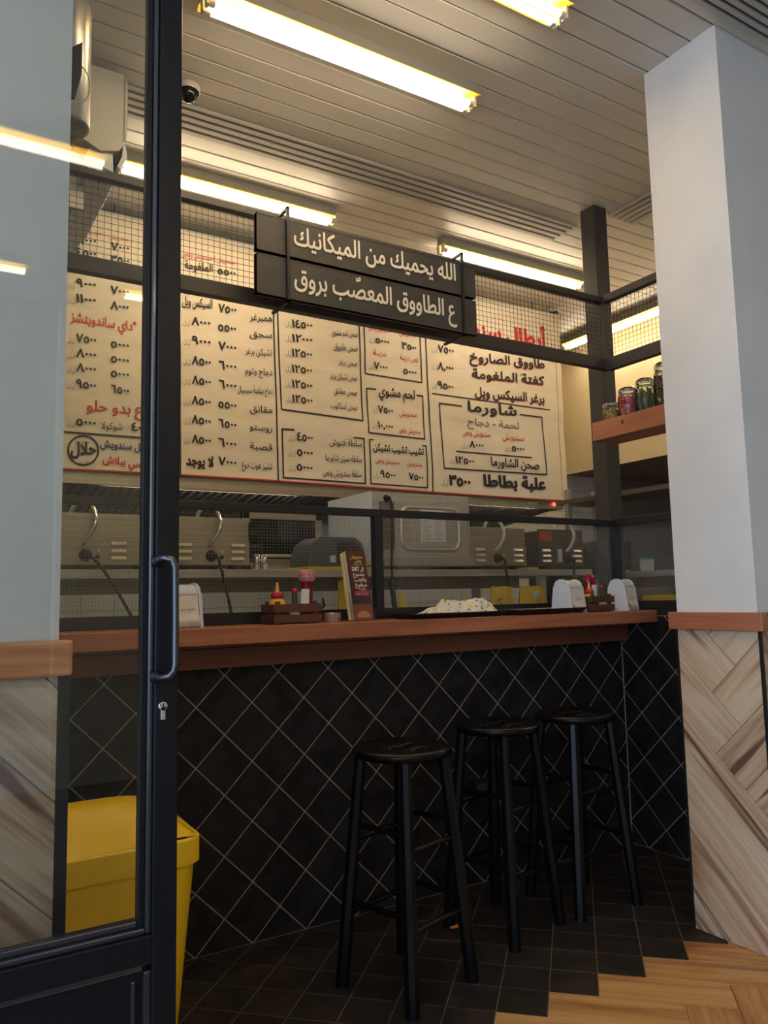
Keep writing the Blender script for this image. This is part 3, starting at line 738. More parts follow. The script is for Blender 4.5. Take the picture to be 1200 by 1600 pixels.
c4 = MB()
Lq(c4, PC, [(28, 380), (38, 718), (352, 768), (335, 430)], 3)
Lq(c4, PC, [(365, 430), (415, 1372)], 3.2)
T(c4, PC, 'سندويش ونص', 55, 475, 185, 492, 30, 1, .006); T(c4, PC, 'سندويش', 225, 505, 320, 518, 30, 1, .006)
T(c4, PC, '٥٠٠٠', 92, 550, 170, 562, 38, 0, .03); T(c4, PC, 'ل.ل.', 55, 545, 86, 548, 24, 3, .004); T(c4, PC, '٣٥٠٠', 240, 580, 320, 594, 38, 0, .03)
T(c4, PC, 'دزينة', 80, 615, 152, 625, 30, 1, .006); T(c4, PC, 'نص دزينة', 230, 640, 330, 655, 30, 1, .006)
T(c4, PC, '٧٠٠٠', 85, 690, 160, 702, 38, 0, .03); T(c4, PC, 'ل.ل.', 55, 690, 84, 692, 24, 3, .004); T(c4, PC, '٥٠٠٠', 248, 718, 322, 730, 38, 0, .03)
Lq(c4, PC, [(95, 805), (45, 800), (55, 1045), (365, 1080), (355, 842), (322, 838)], 3)
T(c4, PC, 'لحم مشوي', 112, 835, 312, 860, 52, 0, .022)
T(c4, PC, '٧٥٠٠', 108, 932, 192, 942, 40, 0, .03); T(c4, PC, 'ل.ل.', 74, 930, 103, 933, 24, 3, .004); T(c4, PC, 'سندويش', 228, 950, 325, 958, 30, 1, .008)
T(c4, PC, '١٠,٠٠٠', 105, 1020, 190, 1028, 38, 0, .03); T(c4, PC, 'ل.ل.', 72, 1018, 101, 1021, 24, 3, .004); T(c4, PC, 'سندويش ونص', 222, 1040, 345, 1052, 30, 1, .008)
Lq(c4, PC, [(82, 1085), (60, 1083), (70, 1325), (385, 1348), (373, 1118), (352, 1116)], 3)
T(c4, PC, 'تشيب تشيب تشيكن', 80, 1140, 360, 1168, 40, 0, .03)
T(c4, PC, 'سندويش ونص', 92, 1208, 226, 1220, 28, 1, .008); T(c4, PC, 'سندويش', 266, 1225, 348, 1232, 28, 1, .008)
T(c4, PC, '٩٥٠٠', 120, 1290, 205, 1298, 40, 0, .03); T(c4, PC, 'ل.ل.', 88, 1286, 116, 1289, 24, 3, .004); T(c4, PC, '٧٥٠٠', 278, 1302, 358, 1310, 38, 0, .03)
c4.build('lettering', INK, bnr)
c5 = MB()
T(c5, PC, 'أرطال سندويش', 400, 478, 1032, 572, 92, 1, .045)
for y, a, it, yc, xl in ((600, '٧٥٠٠', 'طاووق الصاروخ', 690, 610), (695, '٨,٠٠٠', 'كفتة الملغومة', 782, 625), (798, '٩٥٠٠', 'برغر السيكس ويل', 882, 642)):
    T(c5, PC, a, 438, y, 525, y+12, 42, 0, .03); T(c5, PC, 'ل.ل.', 402, y-4, 434, y-2, 24, 3, .004)
    T(c5, PC, it, xl+2, yc-42+4, 1024, yc+5, 50, 1, .012); T(c5, PC, it, xl, yc-42, 1022, yc, 50, 0, .028)
Lq(c5, PC, [(410, 828), (1052, 920)], 2.6)
Lq(c5, PC, [(568, 898), (447, 882), (473, 1240), (1035, 1277), (1010, 960), (890, 945)], 3.2)
T(c5, PC, 'شاورما', 602, 925, 872, 952, 58, 0, .026)
T(c5, PC, 'لحمة - دجاج', 602, 1000, 885, 1025, 40, 3, .006)
T(c5, PC, 'سندويش ونص', 575, 1055, 728, 1068, 34, 1, .008); T(c5, PC, 'سندويش', 795, 1080, 912, 1090, 34, 1, .008)
T(c5, PC, '٨٠٠٠', 612, 1125, 690, 1132, 38, 0, .03); T(c5, PC, 'ل.ل.', 572, 1125, 604, 1128, 24, 3, .004)
T(c5, PC, '٥٠٠٠', 845, 1145, 912, 1152, 36, 0, .03); T(c5, PC, 'ل.ل.', 806, 1144, 836, 1147, 24, 3, .004)
Lq(c5, PC, [(540, 1147), (950, 1183)], 3)
T(c5, PC, '١٢٥٠٠', 535, 1212, 638, 1220, 40, 0, .03); T(c5, PC, 'ل.ل.', 503, 1210, 532, 1213, 24, 3, .004); T(c5, PC, 'صحن الشاورما', 730, 1225, 992, 1248, 48, 0, .024)
T(c5, PC, '٣٥٠٠', 500, 1332, 620, 1342, 56, 0, .05); T(c5, PC, 'ل.ل.', 460, 1330, 495, 1333, 26, 3, .004); T(c5, PC, 'علبة بطاطا', 688, 1338, 1030, 1358, 64, 0, .05)
c5.build('lettering', INK, bnr)

# ================================================================== KITCHEN
hd = thing('range_hood', (2.37, 4.6, 1.86), 'long stainless extraction hood under the menu banner', 'hood')
q = MB(); q.box(.30, 4.20, 1.862, 4.14, 4.215, 2.45); q.box(.30, 4.20, 1.862, .315, 4.98, 2.45); q.box(4.125, 4.20, 1.862, 4.14, 4.98, 2.45); q.box(.30, 4.20, 2.44, 4.14, 4.98, 2.45)
q.build('canopy', 'steel_warm', hd, bevel=.002)
q = MB(); q.box(.315, 4.215, 1.862, 4.125, 4.219, 1.870); q.build('gutter', 'steel_dark', hd)
FA = math.atan2(1.775-1.868, 4.92-4.25); FLn = math.hypot(1.775-1.868, .67)
fm = MB().box(0, 0, 0, .030, FLn-.02, .010).mesh('filter_baffle', 'filter')
MB().prism([(4.25, 1.925), (4.97, 1.80), (4.97, 1.81), (4.25, 1.935)], lambda p, d: (d, p[0], p[1]), .315, 4.125).build('inner_plate', 'gap', hd)
for s_ in range(8):
    x0 = .33+s_*.475
    fr = MB(); fr.box(x0, 4.245, 1.862, x0+.465, 4.257, 1.880); fr.box(x0, 4.90, 1.766, x0+.465, 4.93, 1.786); fr = fr.build('filter', 'filter', hd)
    for k in range(9):
        o = bpy.data.objects.new('filter_baffle', fm); C.objects.link(o); o.parent = fr; o.location = Vector((x0+.010+k*.051, 4.258, 1.868))-wloc(fr); o.rotation_euler = (FA, 0, 0)
MB().box(3.80, 4.197, 1.885, 3.90, 4.20, 1.905).build('name_plate', 'steel', hd)
MB().box(at(840, 789, Y=4.196).x, 4.194, 1.888, at(845, 789, Y=4.196).x, 4.197, 1.90).build('emblem', 'greenlid', hd)
pw = at(866, 788, Y=4.195)
MB().lathe([(.0, 0), (.011, 0), (.013, .003), (.013, .006)], 16, (pw.x, 4.191, pw.z), axis='y').build('power_light', 'redled', hd)['label'] = 'round red power light'

MB().tube([(.9, 4.236, 1.902), (2.0, 4.236, 1.902)], .010, 10).build('hood_light', 'hoodtube', hd)['label'] = 'glowing hood light tube'
MB().tube([(2.5, 4.236, 1.902), (3.9, 4.236, 1.902)], .010, 10).build('hood_light', 'hoodtube', hd)['label'] = 'glowing hood light tube'
# shelf that carries the ovens
SZ = 1.385
sh = thing('equipment_shelf', (2, 3.6, 1.345), 'long stainless pass shelf carrying the ovens and griddles', 'shelf')
MB().box(.2, 3.29, 1.348, 3.45, 4.0, SZ).build('shelf_board', 'steel', sh, bevel=.002)
MB().box(.2, 3.40, 1.285, 1.85, 3.42, 1.348).build('apron', 'steel_dark', sh)
MB().box(2.0, 3.40, 1.285, 2.98, 3.42, 1.348).build('apron', 'steel_dark', sh)
for x in (.3, 1.90, 3.08):
    MB().box(x, 3.33, 0, x+.04, 3.37, 1.348).build('leg', 'steel_z', sh)
    MB().box(x, 3.93, 0, x+.04, 3.97, 1.348).build('leg', 'steel_z', sh)
wt = tag(MB().box(.2, 2.99, 1.10, 3.1, 3.28, 1.14).build('worktop', 'steel', bevel=.003), 'narrow stainless worktop just behind the wired glass screen', 'worktop')
wc = thing('counter_cabinet', (1.6, 3.1, 0), 'stainless cabinet base hidden under the worktop', 'cabinet'); MB().box(.25, 3.0, 0, 3.05, 3.26, 1.10).build('body', 'steel_dark', wc)

def griddle(x0, x1, label, hose='chrome', dark=False, ytop=1.612, plug=.5, cord=None, vf=.16):
    Y = 3.30; z0 = SZ+.018; w = x1-x0; xm = x0+w*plug
    t = thing('griddle', (x0, Y, SZ), label, 'griddle', 'griddles seen from behind on the pass shelf')
    MB().box(x0, Y+.012, z0, x1, Y+.58, ytop-.01).build('body', 'steel_dark', t, bevel=.004)
    sm = 'steel_dark' if dark else 'steel_warm'
    MB().box(x0, Y, z0, x1, Y+.012, z0+.108).build('lower_panel', sm, t, bevel=.0015)
    MB().box(x0+.003, Y+.005, z0+.11, x1-.003, Y+.012, ytop).build('upper_panel', sm, t, bevel=.0015)
    for xc in (x0+w*vf, x1-w*vf):
        for k in range(3):
            z = z0+.022+k*.030
            q = MB(); q.prism([(0, 0), (-.012, .001), (-.003, .013), (0, .014)], lambda p, d: (xc+d, Y+p[0], z+p[1]), -.030, .030); q.build('louvre', 'louvre' if not dark and hose == 'chrome' else 'steel', t)
    for a in (x0+.05, x1-.08): MB().box(a, Y+.03, SZ, a+.03, Y+.06, z0).build('foot', 'rubber', t)
    q = MB(); q.lathe([(0, -.028), (.014, -.028), (.020, -.02), (.022, -.006), (.026, 0)], 14, (xm, Y, z0+.040), axis='y'); q.build('plug_socket', 'rubber', t)
    MB().lathe([(0, -.008), (.007, -.008), (.009, 0)], 10, (xm+.047, Y, z0+.035), axis='y').build('knob', 'rubber', t)
    MB().lathe([(0, -.006), (.008, -.006), (.009, 0)], 10, (xm+.047, Y, z0+.056), axis='y').build('white_button', 'whitehose', t)
    pts = []
    for k in range(25):
        a = k/24; ang = PI*(.15+a*1.15)
        pts.append((xm-.01+.062*math.cos(PI-ang)*(1 if a < .6 else 1), Y-.03-.03*math.sin(a*PI), 0))
    # hose: leaves above the socket, loops up over the top edge and goes down behind
    hp = [(xm-.012, Y-.005, z0+.085), (xm-.004, Y-.022, z0+.10), (xm+.020, Y-.030, z0+.14), (xm+.032, Y-.028, z0+.18), (xm+.030, Y-.015, z0+.215), (xm+.012, Y+.0, z0+.250), (xm-.020, Y+.02, z0+.255), (xm-.045, Y+.03, z0+.235), (xm-.055, Y+.035, z0+.205)]
    sp = []
    for i in range(len(hp)-1):
        p0, p1, p2, p3 = (Vector(hp[max(0, min(len(hp)-1, i+d))]) for d in (-1, 0, 1, 2))
        for s_ in range(6):
            u = s_/6; sp.append(.5*((2*p1)+(-p0+p2)*u+(2*p0-5*p1+4*p2-p3)*u*u+(-p0+3*p1-3*p2+p3)*u**3))
    sp.append(Vector(hp[-1]))
    rr = [.0085+.0007*(i % 2) for i in range(len(sp))]
    MB().tube(sp, rr, 10).build('gas_hose', hose, t)
    if cord is not None:
        cx, cz = cord
        cp = [(xm, Y-.028, z0+.04), (xm+.010, Y-.05, z0+.035)]
        n = 10
        for k in range(1, n+1):
            u = k/n; cp.append((xm+.01+(cx-xm-.01)*(u**.8), Y-.05-.06*u, z0+.035+(cz-z0-.035)*u))
        tag(MB().tube(cp, .0065, 8).build('power_cord', 'rubber'), 'power cord of the '+label, 'cord', 'power cords of the griddles')
    return t
griddle(.34, .90, 'steel griddle behind the door glass, chrome hose and cord', vf=.27, cord=(at(215, 955, Y=3.2).x, 1.145))
griddle(.965, 1.318, 'steel griddle right of the door frame with looping chrome hose', cord=(at(364, 960, Y=3.2).x, 1.145))
griddle(2.565, 2.955, 'steel griddle right of the big oven with white hose', 'whitehose', cord=(at(798, 950, Y=3.2).x, 1.145), plug=.46)
g4 = griddle(3.045, 3.40, 'darker griddle near the post with orange-red warning sticker', 'whitehose', True, cord=(at(893, 912, Y=3.2).x, 1.145), plug=.62)
MB().box(3.055, 3.296, 1.545, 3.145, 3.299, 1.600).build('warning_sticker', 'stamp', g4)['label'] = 'orange-red warning sticker'
MB().box(3.190, 3.297, 1.425, 3.222, 3.300, 1.500).build('rating_label', 'paper', g4)
# big steel oven, seen from the back
OX0, OX1, OY, OZ1 = 1.957, 2.556, 3.30, 1.770
ov = thing('convection_oven', (OX0, OY, SZ), 'large stainless oven showing its pale side and back panel', 'oven')
q = MB(); q.box(OX0, OY+.004, SZ+.02, OX1, OY+.455, OZ1); q.build('body', 'steel', ov, bevel=.003)
MB().box(OX0-.003, OY+.0, SZ+.02, OX0, OY+.458, OZ1+.002).build('side_panel', 'daylit_steel', ov)['label'] = 'side panel with pale blue daylight in its colour'
MB().box(OX0, OY-.002, SZ+.06, OX1-.012, OY+.004, OZ1-.002).build('back_panel', 'steel', ov, bevel=.001)
MB().box(OX1-.012, OY-.008, SZ+.02, OX1, OY+.004, OZ1).build('edge_trim', 'galv', ov)
# embossed rounded frame
def rrect(cx, cz, w, h, r, n=6):
    out = []
    for sx, sz, a0 in ((1, 1, 0), (-1, 1, PI/2), (-1, -1, PI), (1, -1, 1.5*PI)):
        for k in range(n+1): a = a0+PI/2*k/n; out.append((cx+sx*(w/2-r)+r*math.cos(a), cz+sz*(h/2-r)+r*math.sin(a)))
    return out
ex, ez = 2.312, 1.592
q = MB(); rings = [(.385, .238, .058, 0), (.372, .226, .053, -.009), (.350, .206, .046, -.009), (.338, .194, .042, 0)]
vs = []; 
for w_, h_, r_, d in rings: vs += [(a, OY-.002+d, c_) for a, c_ in rrect(ex, ez, w_, h_, r_)]
n = 28; q.add(vs, [(i*n+k, (i+1)*n+k, (i+1)*n+(k+1) % n, i*n+(k+1) % n) for i in range(3) for k in range(n)], 0, True)
q.build('embossed_frame', 'steel', ov)
MB().box(2.243, OY-.006, 1.524, 2.400, OY-.003, 1.690).build('paper_notice', 'paper', ov)['label'] = 'white printed paper notice'
q = MB(); nt_ = thing
for side, (xa, xb) in enumerate(((2.252, 2.315), (2.328, 2.392))):
    z = 1.675
    while z > 1.535:
        q.box(xa, OY-.0066, z, xa+(xb-xa)*random.uniform(.6, 1), OY-.0062, z+.0014); z -= random.choice((.007, .007, .007, .014))
q.build('print_lines', 'ink_grey', ov)
# perforated panel
MB().box(2.003, OY-.005, 1.482, 2.088, OY-.002, 1.722).build('vent_plate', 'steel_dark', ov)
q = MB()
for i in range(9):
    for j in range(26):
        x = 2.008+i*.0092+(.0046 if j % 2 else 0); z = 1.488+j*.0089; q.box(x, OY-.0065, z, x+.005, OY-.005, z+.004)
o = q.build('vent_holes', 'steel', ov); o['kind'] = 'stuff'
for x in (2.19, 2.26, 2.33, 2.40, 2.47): MB().lathe([(0, -.004), (.004, -.003), (.005, 0)], 8, (x, OY-.002, OZ1-.022), axis='y').build('screw', 'chrome', ov)
MB().box(2.01, OY-.03, 1.400, OX1+.0, OY-.0, 1.448).build('base_rail', 'galv', ov, bevel=.003)
q = MB(); q.lathe([(0, -.02), (.010, -.02), (.013, -.008), (.018, 0)], 12, (2.043, OY-.002, 1.740), axis='y'); q.build('cable_gland', 'rubber', ov)
tag(MB().tube([(2.043, 3.27, 1.745), (2.052, 3.262, 1.70), (2.050, 3.26, 1.55), (2.040, 3.255, 1.40), (2.028, 3.23, 1.28), (2.022, 3.20, 1.15)], .0065, 8).build('power_cord', 'rubber'), 'black power cord running down the back of the big oven', 'cord')
MB().tube([(2.028, 3.245, 1.33), (2.022, 3.22, 1.25), (2.018, 3.19, 1.148)], .013, 8).build('cable_sleeve', 'rubber', ov)
for x in (OX0+.03, OX1-.06):
    for y in (OY+.04, OY+.38): MB().box(x, y, SZ, x+.03, y+.03, SZ+.02).build('foot', 'rubber', ov)
# black framed oven with dark glass between griddle and big oven
cb = thing('roasting_oven', (1.55, 3.9, SZ), 'steel framed oven with dark glass door between griddle and big oven', 'oven')
X0_, X1_ = 1.45, 1.90
q = MB(); q.box(X0_, 3.72, SZ, X0_+.04, 3.76, 1.70); q.box(X1_-.04, 3.72, SZ, X1_, 3.76, 1.70); q.box(X0_, 3.72, 1.66, X1_, 3.76, 1.70); q.box(X0_, 3.72, SZ, X1_, 3.76, SZ+.07)
q.build('door_frame', 'steel_warm', cb, bevel=.003)
MB().box(X0_+.04, 3.735, SZ+.07, X1_-.04, 3.745, 1.66).build('door_glass', 'darkglass', cb)
MB().box(X0_, 3.765, SZ, X1_, 3.98, 1.70).build('body', 'steel_dark', cb)
MB().tube([(X0_+.05, 3.70, SZ+.085), (X1_-.05, 3.70, SZ+.085)], .008, 8).build('handle', 'steel', cb)
MB().box(X0_+.03, 3.66, SZ+.0, X1_-.01, 3.715, SZ+.03).build('drip_tray', 'steel', cb)
rk = thing('black_rack', (1.38, 3.6, SZ), 'thin black wire rack standing beside the griddle', 'rack')
for x in (1.345, 1.425):
    for y in (3.42, 3.58): MB().box(x, y, SZ, x+.008, y+.008, 1.61).build('post', 'black', rk)
for z in (1.43, 1.50, 1.57, 1.60): MB().box(1.345, 3.42, z, 1.433, 3.588, z+.006).build('shelf', 'black', rk)
for k, x in enumerate((1.372, 1.408)):
    t = MB().lathe([(0, 0), (.015, 0), (.017, .07), (.015, .07), (.014, .003), (0, .003)], 16, (x, 3.35, SZ+.0)).build('steel_cup', 'chrome')
    tag(t, ['left small chrome cup beside the griddle', 'right small chrome cup beside the griddle'][k], 'cup', 'chrome cups on the shelf')
# rounded grey toaster on a yellow board
to = thing('toaster', (1.77, 3.38, SZ+.014), 'rounded grey toaster standing on a yellow board in front of the oven', 'toaster')
pf = [(-.155, 0), (-.150, .06), (-.130, .110), (-.085, .140), (.10, .140), (.135, .115), (.150, .07), (.155, 0)]
MB().prism(pf, lambda p, d: (1.768+p[0], 3.31+d, SZ+.014+p[1]), 0, .20, 0, True).build('shell', 'toaster', to, bevel=.006)
MB().prism([(.02-.02, .01), (-.0, .118), (.09, .120), (.125, .10), (.138, .06), (.142, .01)], lambda p, d: (1.768+p[0], 3.306+d, SZ+.014+p[1]), 0, .006).build('dark_back', 'toaster_dark', to)
MB().box(1.728, 3.305, SZ+.034, 1.757, 3.31, SZ+.066).build('rating_label', 'plasticwhite', to)
tag(MB().box(1.60, 3.293, SZ, 2.0-.05, 3.56, SZ+.013).build('cutting_board', 'yellowmat', bevel=.002), 'yellow cutting board lying under the grey toaster', 'cutting board')
tag(MB().box(2.960, 3.30, SZ, 3.04, 3.5, SZ+.010).build('cutting_board', 'yellowmat', bevel=.002), 'yellow cutting board edge between two griddles near the post', 'cutting board')
# hanging electrical strip under the shelf
es = thing('plastic_conduit', (1.72, 3.42, 1.18), 'white plastic cable box under the shelf beside the menu holder', 'cable box')
MB().box(1.685, 3.405, 1.20, 1.735, 3.43, 1.342).build('box', 'plasticwhite', es, bevel=.004)
MB().tube([(1.735, 3.41, 1.25), (1.742, 3.40, 1.215), (1.715, 3.39, 1.195), (1.675, 3.39, 1.205), (1.655, 3.40, 1.24)], .006, 8).build('cable', 'rubber', es)
tag(MB().box(1.81, 3.38, 1.14, 1.93, 3.395, 1.335).build('yellow_bin_lid', 'yellowmat', bevel=.003), 'flat yellow panel hanging behind the menu holder', 'panel')
# yellow paper bags on the inner worktop
def bag(cx, w, h, cy, label, seed, slope=0, folded=False, logo=False):
    rnd = random.Random(seed)
    def prof(u, v):
        x = (u-.5)*w*(1-.16*v)+cx; top = h*(1-slope*(u if slope > 0 else 1+u*0))*(1 if not folded else max(.08, 1-1.15*u))
        z = 1.14+v*top+.004*noise.noise(Vector((u*5, v*4, seed)))
        return x, z
    q = MB()
    for s_ in (-1, 1):
        q.grid(lambda u, v, s_=s_: (prof(u, v)[0], cy+s_*(.03*(1-v)*(math.sin(PI*min(1, max(0, u)))**.5+.05)+.004*(1-v))+.006*noise.noise(Vector((u*6, v*5, seed+s_))), prof(u, v)[1]), 14, 10)
    o = q.build('paper_bag', 'bagyellow', ); return tag(o, label, 'bag', 'yellow paper bags in the kitchen')
bag(2.085, .13, .15, 3.18, 'crumpled yellow bag behind the left end of the sandwich tray', 3, folded=True)
bg1 = bag(2.665, .17, .15, 3.18, 'left of the two upright yellow bags behind the black trays', 5)
bg2 = bag(2.862, .20, .15, 3.165, 'right upright yellow bag with a pale round print, behind the black trays', 9)
q = MB(); q.lathe([(0, 0), (.026, 0)], 20, (2.862, 3.128, 1.235), axis='y'); 
# small round print on the right bag, printed logo on the left one
o = MB().lathe([(0, -.0005), (.026, -.0005), (.026, 0)], 20, (2.862, 3.130, 1.240), axis='y').build('round_print', 'plasticwhite', bg2)
q = MB(); write(q, 'سندويش', (2.600, 3.142, 1.215), (2.640, 3.142, 1.225), .014, off=.03); write(q, 'ونص', (2.606, 3.142, 1.19), (2.634, 3.142, 1.20), .014, off=.03); q.build('print', 'ink', bg1)

# things beyond the side glass
sd = thing('side_rack', (3.95, 3.3, 0), 'steel rack with a shelf beyond the side glass', 'rack')
MB().box(3.83, 2.75, 1.335, 4.15, 3.95, 1.372).build('shelf_board', 'galv', sd, bevel=.002)
for y in (2.9, 3.85):
    for x in (3.84, 4.10): MB().box(x, y, 0, x+.035, y+.035, 1.95).build('upright', 'steel_z', sd)
MB().box(3.83, 2.75, 1.85, 4.15, 3.95, 1.88).build('shelf_board', 'steel_dark', sd)
MB().box(3.83, 2.75, .75, 4.15, 3.95, .78).build('shelf_board', 'steel_dark', sd)
tb = thing('food_tub', (3.88, 3.25, 1.372), 'food tub with green rim on the rack beyond the side glass', 'tub')
MB().lathe([(0, 0), (.050, 0), (.058, .075), (.055, .075)], 4, (3.88, 3.25, 1.372), smooth=False).build('bowl', 'paper', tb)
MB().lathe([(.055, .07), (.066, .07), (.066, .085), (.055, .085)], 4, (3.88, 3.25, 1.372), smooth=False).build('rim', 'greenlid', tb)
MB().lathe([(0, .05), (.05, .045)], 4, (3.88, 3.25, 1.372), smooth=False).build('filling', 'mix', tb)
cm_ = thing('coffee_grinder', (3.88, 3.62, 1.372), 'dark rounded machine on the rack beyond the side glass', 'machine')
MB().box(3.80, 3.48, 1.385, 4.02, 3.76, 1.58).build('body', 'toaster_dark', cm_, bevel=.02)
MB().lathe([(.0, -.012), (.03, -.010), (.036, 0)], 18, (3.80, 3.66, 1.50), axis='x').build('dial', 'black', cm_)
MB().box(3.85, 3.5, SZ-.013, 4.0, 3.74, 1.385).build('base', 'black', cm_)
tag(MB().box(3.76, 3.40, 1.3725, 3.90, 3.475, 1.384).build('cutting_board', 'yellowmat'), 'small yellow board on the rack beyond the side glass', 'cutting board')
kt = thing('round_machine', (3.62, 3.75, 0), 'dark round-topped machine between griddle and steel post', 'machine')
pf = [(-.14, 0), (-.14, 1.40), (-.12, 1.50), (-.07, 1.56), (0, 1.58), (.07, 1.56), (.12, 1.50), (.14, 1.40), (.14, 0)]
MB().prism(pf, lambda p, d: (3.66+p[0], 3.62+d, p[1]), 0, .3, 0, True).build('housing', 'toaster_dark', kt, bevel=.01)
MB().lathe([(.022, -.012), (.036, -.010), (.040, 0)], 20, (3.64, 3.62, 1.475), axis='y').build('dial_ring', 'black', kt)
MB().box(3.635, 3.612, 1.345, 3.655, 3.62, 1.375).build('yellow_tag', 'yellowmat', kt)
lc_ = thing('storage_tub', (3.62, 3.1, .0), 'tall grey plastic tub standing beyond the side glass', 'tub')
MB().box(3.58, 2.95, .0, 3.72, 3.2, 1.27).build('tub', 'grey', lc_, bevel=.01)
cs = thing('low_cabinet', (3.5, 2.8, 0), 'dark low cabinet just beyond the side glass with yellow ledge on top', 'cabinet')
MB().box(3.30, 2.05, 0, 3.56, 2.80, 1.19).build('body', 'steel_dark', cs)
MB().box(3.29, 2.05, 1.19, 3.40, 2.80, 1.228).build('ledge', 'yellowmat', cs, bevel=.002)['label'] = 'yellow painted ledge'

# security cameras
def dome(loc, label, up=-1):
    t = thing('dome_camera', loc, label, 'camera', 'dome security cameras')
    MB().lathe([(0, 0), (.050, 0), (.052, -.02), (.046, -.028)], 24, loc).build('base', 'acwhite', t)
    MB().lathe([(.040, -.026), (.037, -.045), (.026, -.062), (.012, -.070), (0, -.072)], 24, loc).build('dome', 'darkglass', t)
    return t
dome((.943, 3.03, ZC), 'white dome camera on the ceiling right of the door frame')
dome((4.15, 4.22, ZC), 'white dome camera on the ceiling above the right end of the menu banner')

# air conditioner on the left
ac = thing('air_conditioner', (.55, 3.35, 3.0), 'cream wall air conditioner seen end-on behind the door glass', 'air conditioner')
AX0, AX1, AY0, AY1 = .505, .690, 3.0, 3.75
pf = [(AX0, 3.035), (AX0, 3.338), (AX1-.02, 3.338), (AX1-.006, 3.33), (AX1, 3.30), (AX1, 3.12), (AX1-.006, 3.06), (AX1-.03, 3.015), (AX1-.10, 2.995)]
MB().prism(pf, lambda p, d: (p[0], d, p[1]), AY0, AY1).build('housing', 'acwhite', ac, bevel=.008)
MB().prism([(AX1-.014, 3.06), (AX1-.014, 3.335), (AX1-.010, 3.335), (AX1-.010, 3.06)], lambda p, d: (p[0], d, p[1]), AY0-.002, AY0).build('panel_gap', 'lamphousing', ac)
MB().prism([(AX1-.012, 3.05), (AX1-.002, 3.045), (AX1+.004, 3.0), (AX1-.022, 2.945), (AX1-.034, 2.955), (AX1-.016, 3.0)], lambda p, d: (p[0], d, p[1]), AY0+.01, AY1-.01).build('flap', 'plasticwhite', ac, bevel=.002)
MB().prism([(AX0+.03, 2.965), (AX0+.05, 3.01), (AX1-.05, 3.005), (AX1-.045, 2.93)], lambda p, d: (p[0], d, p[1]), AY0+.02, AY1-.02).build('lower_vane', 'plasticwhite', ac, bevel=.002)
tk = MB().box(.547, 3.06, 2.900, .638, KB-.05, 2.926).build('cable_trunking', 'plasticwhite'); tag(tk, 'long pale trunking box running back from under the air conditioner', 'trunking')
tk2 = MB().box(-.2, 3.12, 2.80, .555, 3.14, 3.34).build('wall_pier_upper', 'acwhite'); struct(tk2); tk2.name = 'trim_3'
# brushed cylinder with black bracket
sp_ = thing('steel_cylinder', (.36, 2.4, 2.69), 'brushed steel cylinder hanging beside the left pillar top', 'ceiling spotlight')
MB().lathe([(0, 2.69), (.072, 2.69), (.076, 2.694), (.076, 3.06), (.070, 3.10), (.05, 3.12), (0, 3.12)], 40, (.362, 2.4, 0)).build('housing', 'steel_z', sp_)
MB().lathe([(0, 2.688), (.066, 2.688), (.066, 2.692)], 40, (.362, 2.4, 0)).build('lens', 'lamphousing', sp_)
MB().prism([(.31, 2.80), (.385, 2.87), (.385, 2.77), (.368, 2.69), (.358, 2.69), (.31, 2.75)], lambda p, d: (p[0], d, p[1]), 2.24, 2.25).build('bracket', 'black', sp_, bevel=.002)
MB().box(.30, 2.25, 2.74, .36, 2.34, 2.84).build('mount', 'blackhaze', sp_, bevel=.004)
MB().tube([(.36, 2.4, 3.10), (.36, 2.4, ZC)], .012, 10).build('stem', 'galv', sp_)
lp = [(.375+.045*math.cos(a)*.8+.0, 2.25, 2.745+.058*math.sin(a)) for a in [k*2*PI/24-1.9 for k in range(20)]]
MB().tube(lp, .0025, 6).build('cable', 'cap', sp_)

# ================================================================== COUNTER
ctop = tag(MB().box(-.4, 2.60, 1.098, XS-.002, DY-.003, CT).build('bar_counter', 'redwood', bevel=.003), 'long varnished red-wood bar counter top', 'counter')
fs_ = thing('counter_fascia', (1.5, 2.79, 1.0), 'dark stained wood fascia under the bar counter top', 'fascia')
MB().box(-.4, 2.762, 1.006, 3.13, DY-.008, 1.078).build('lower_board', 'darkred', fs_, bevel=.002)
MB().box(-.4, 2.752, 1.080, 3.13, DY-.008, 1.098).build('upper_board', 'darkred', fs_, bevel=.002)

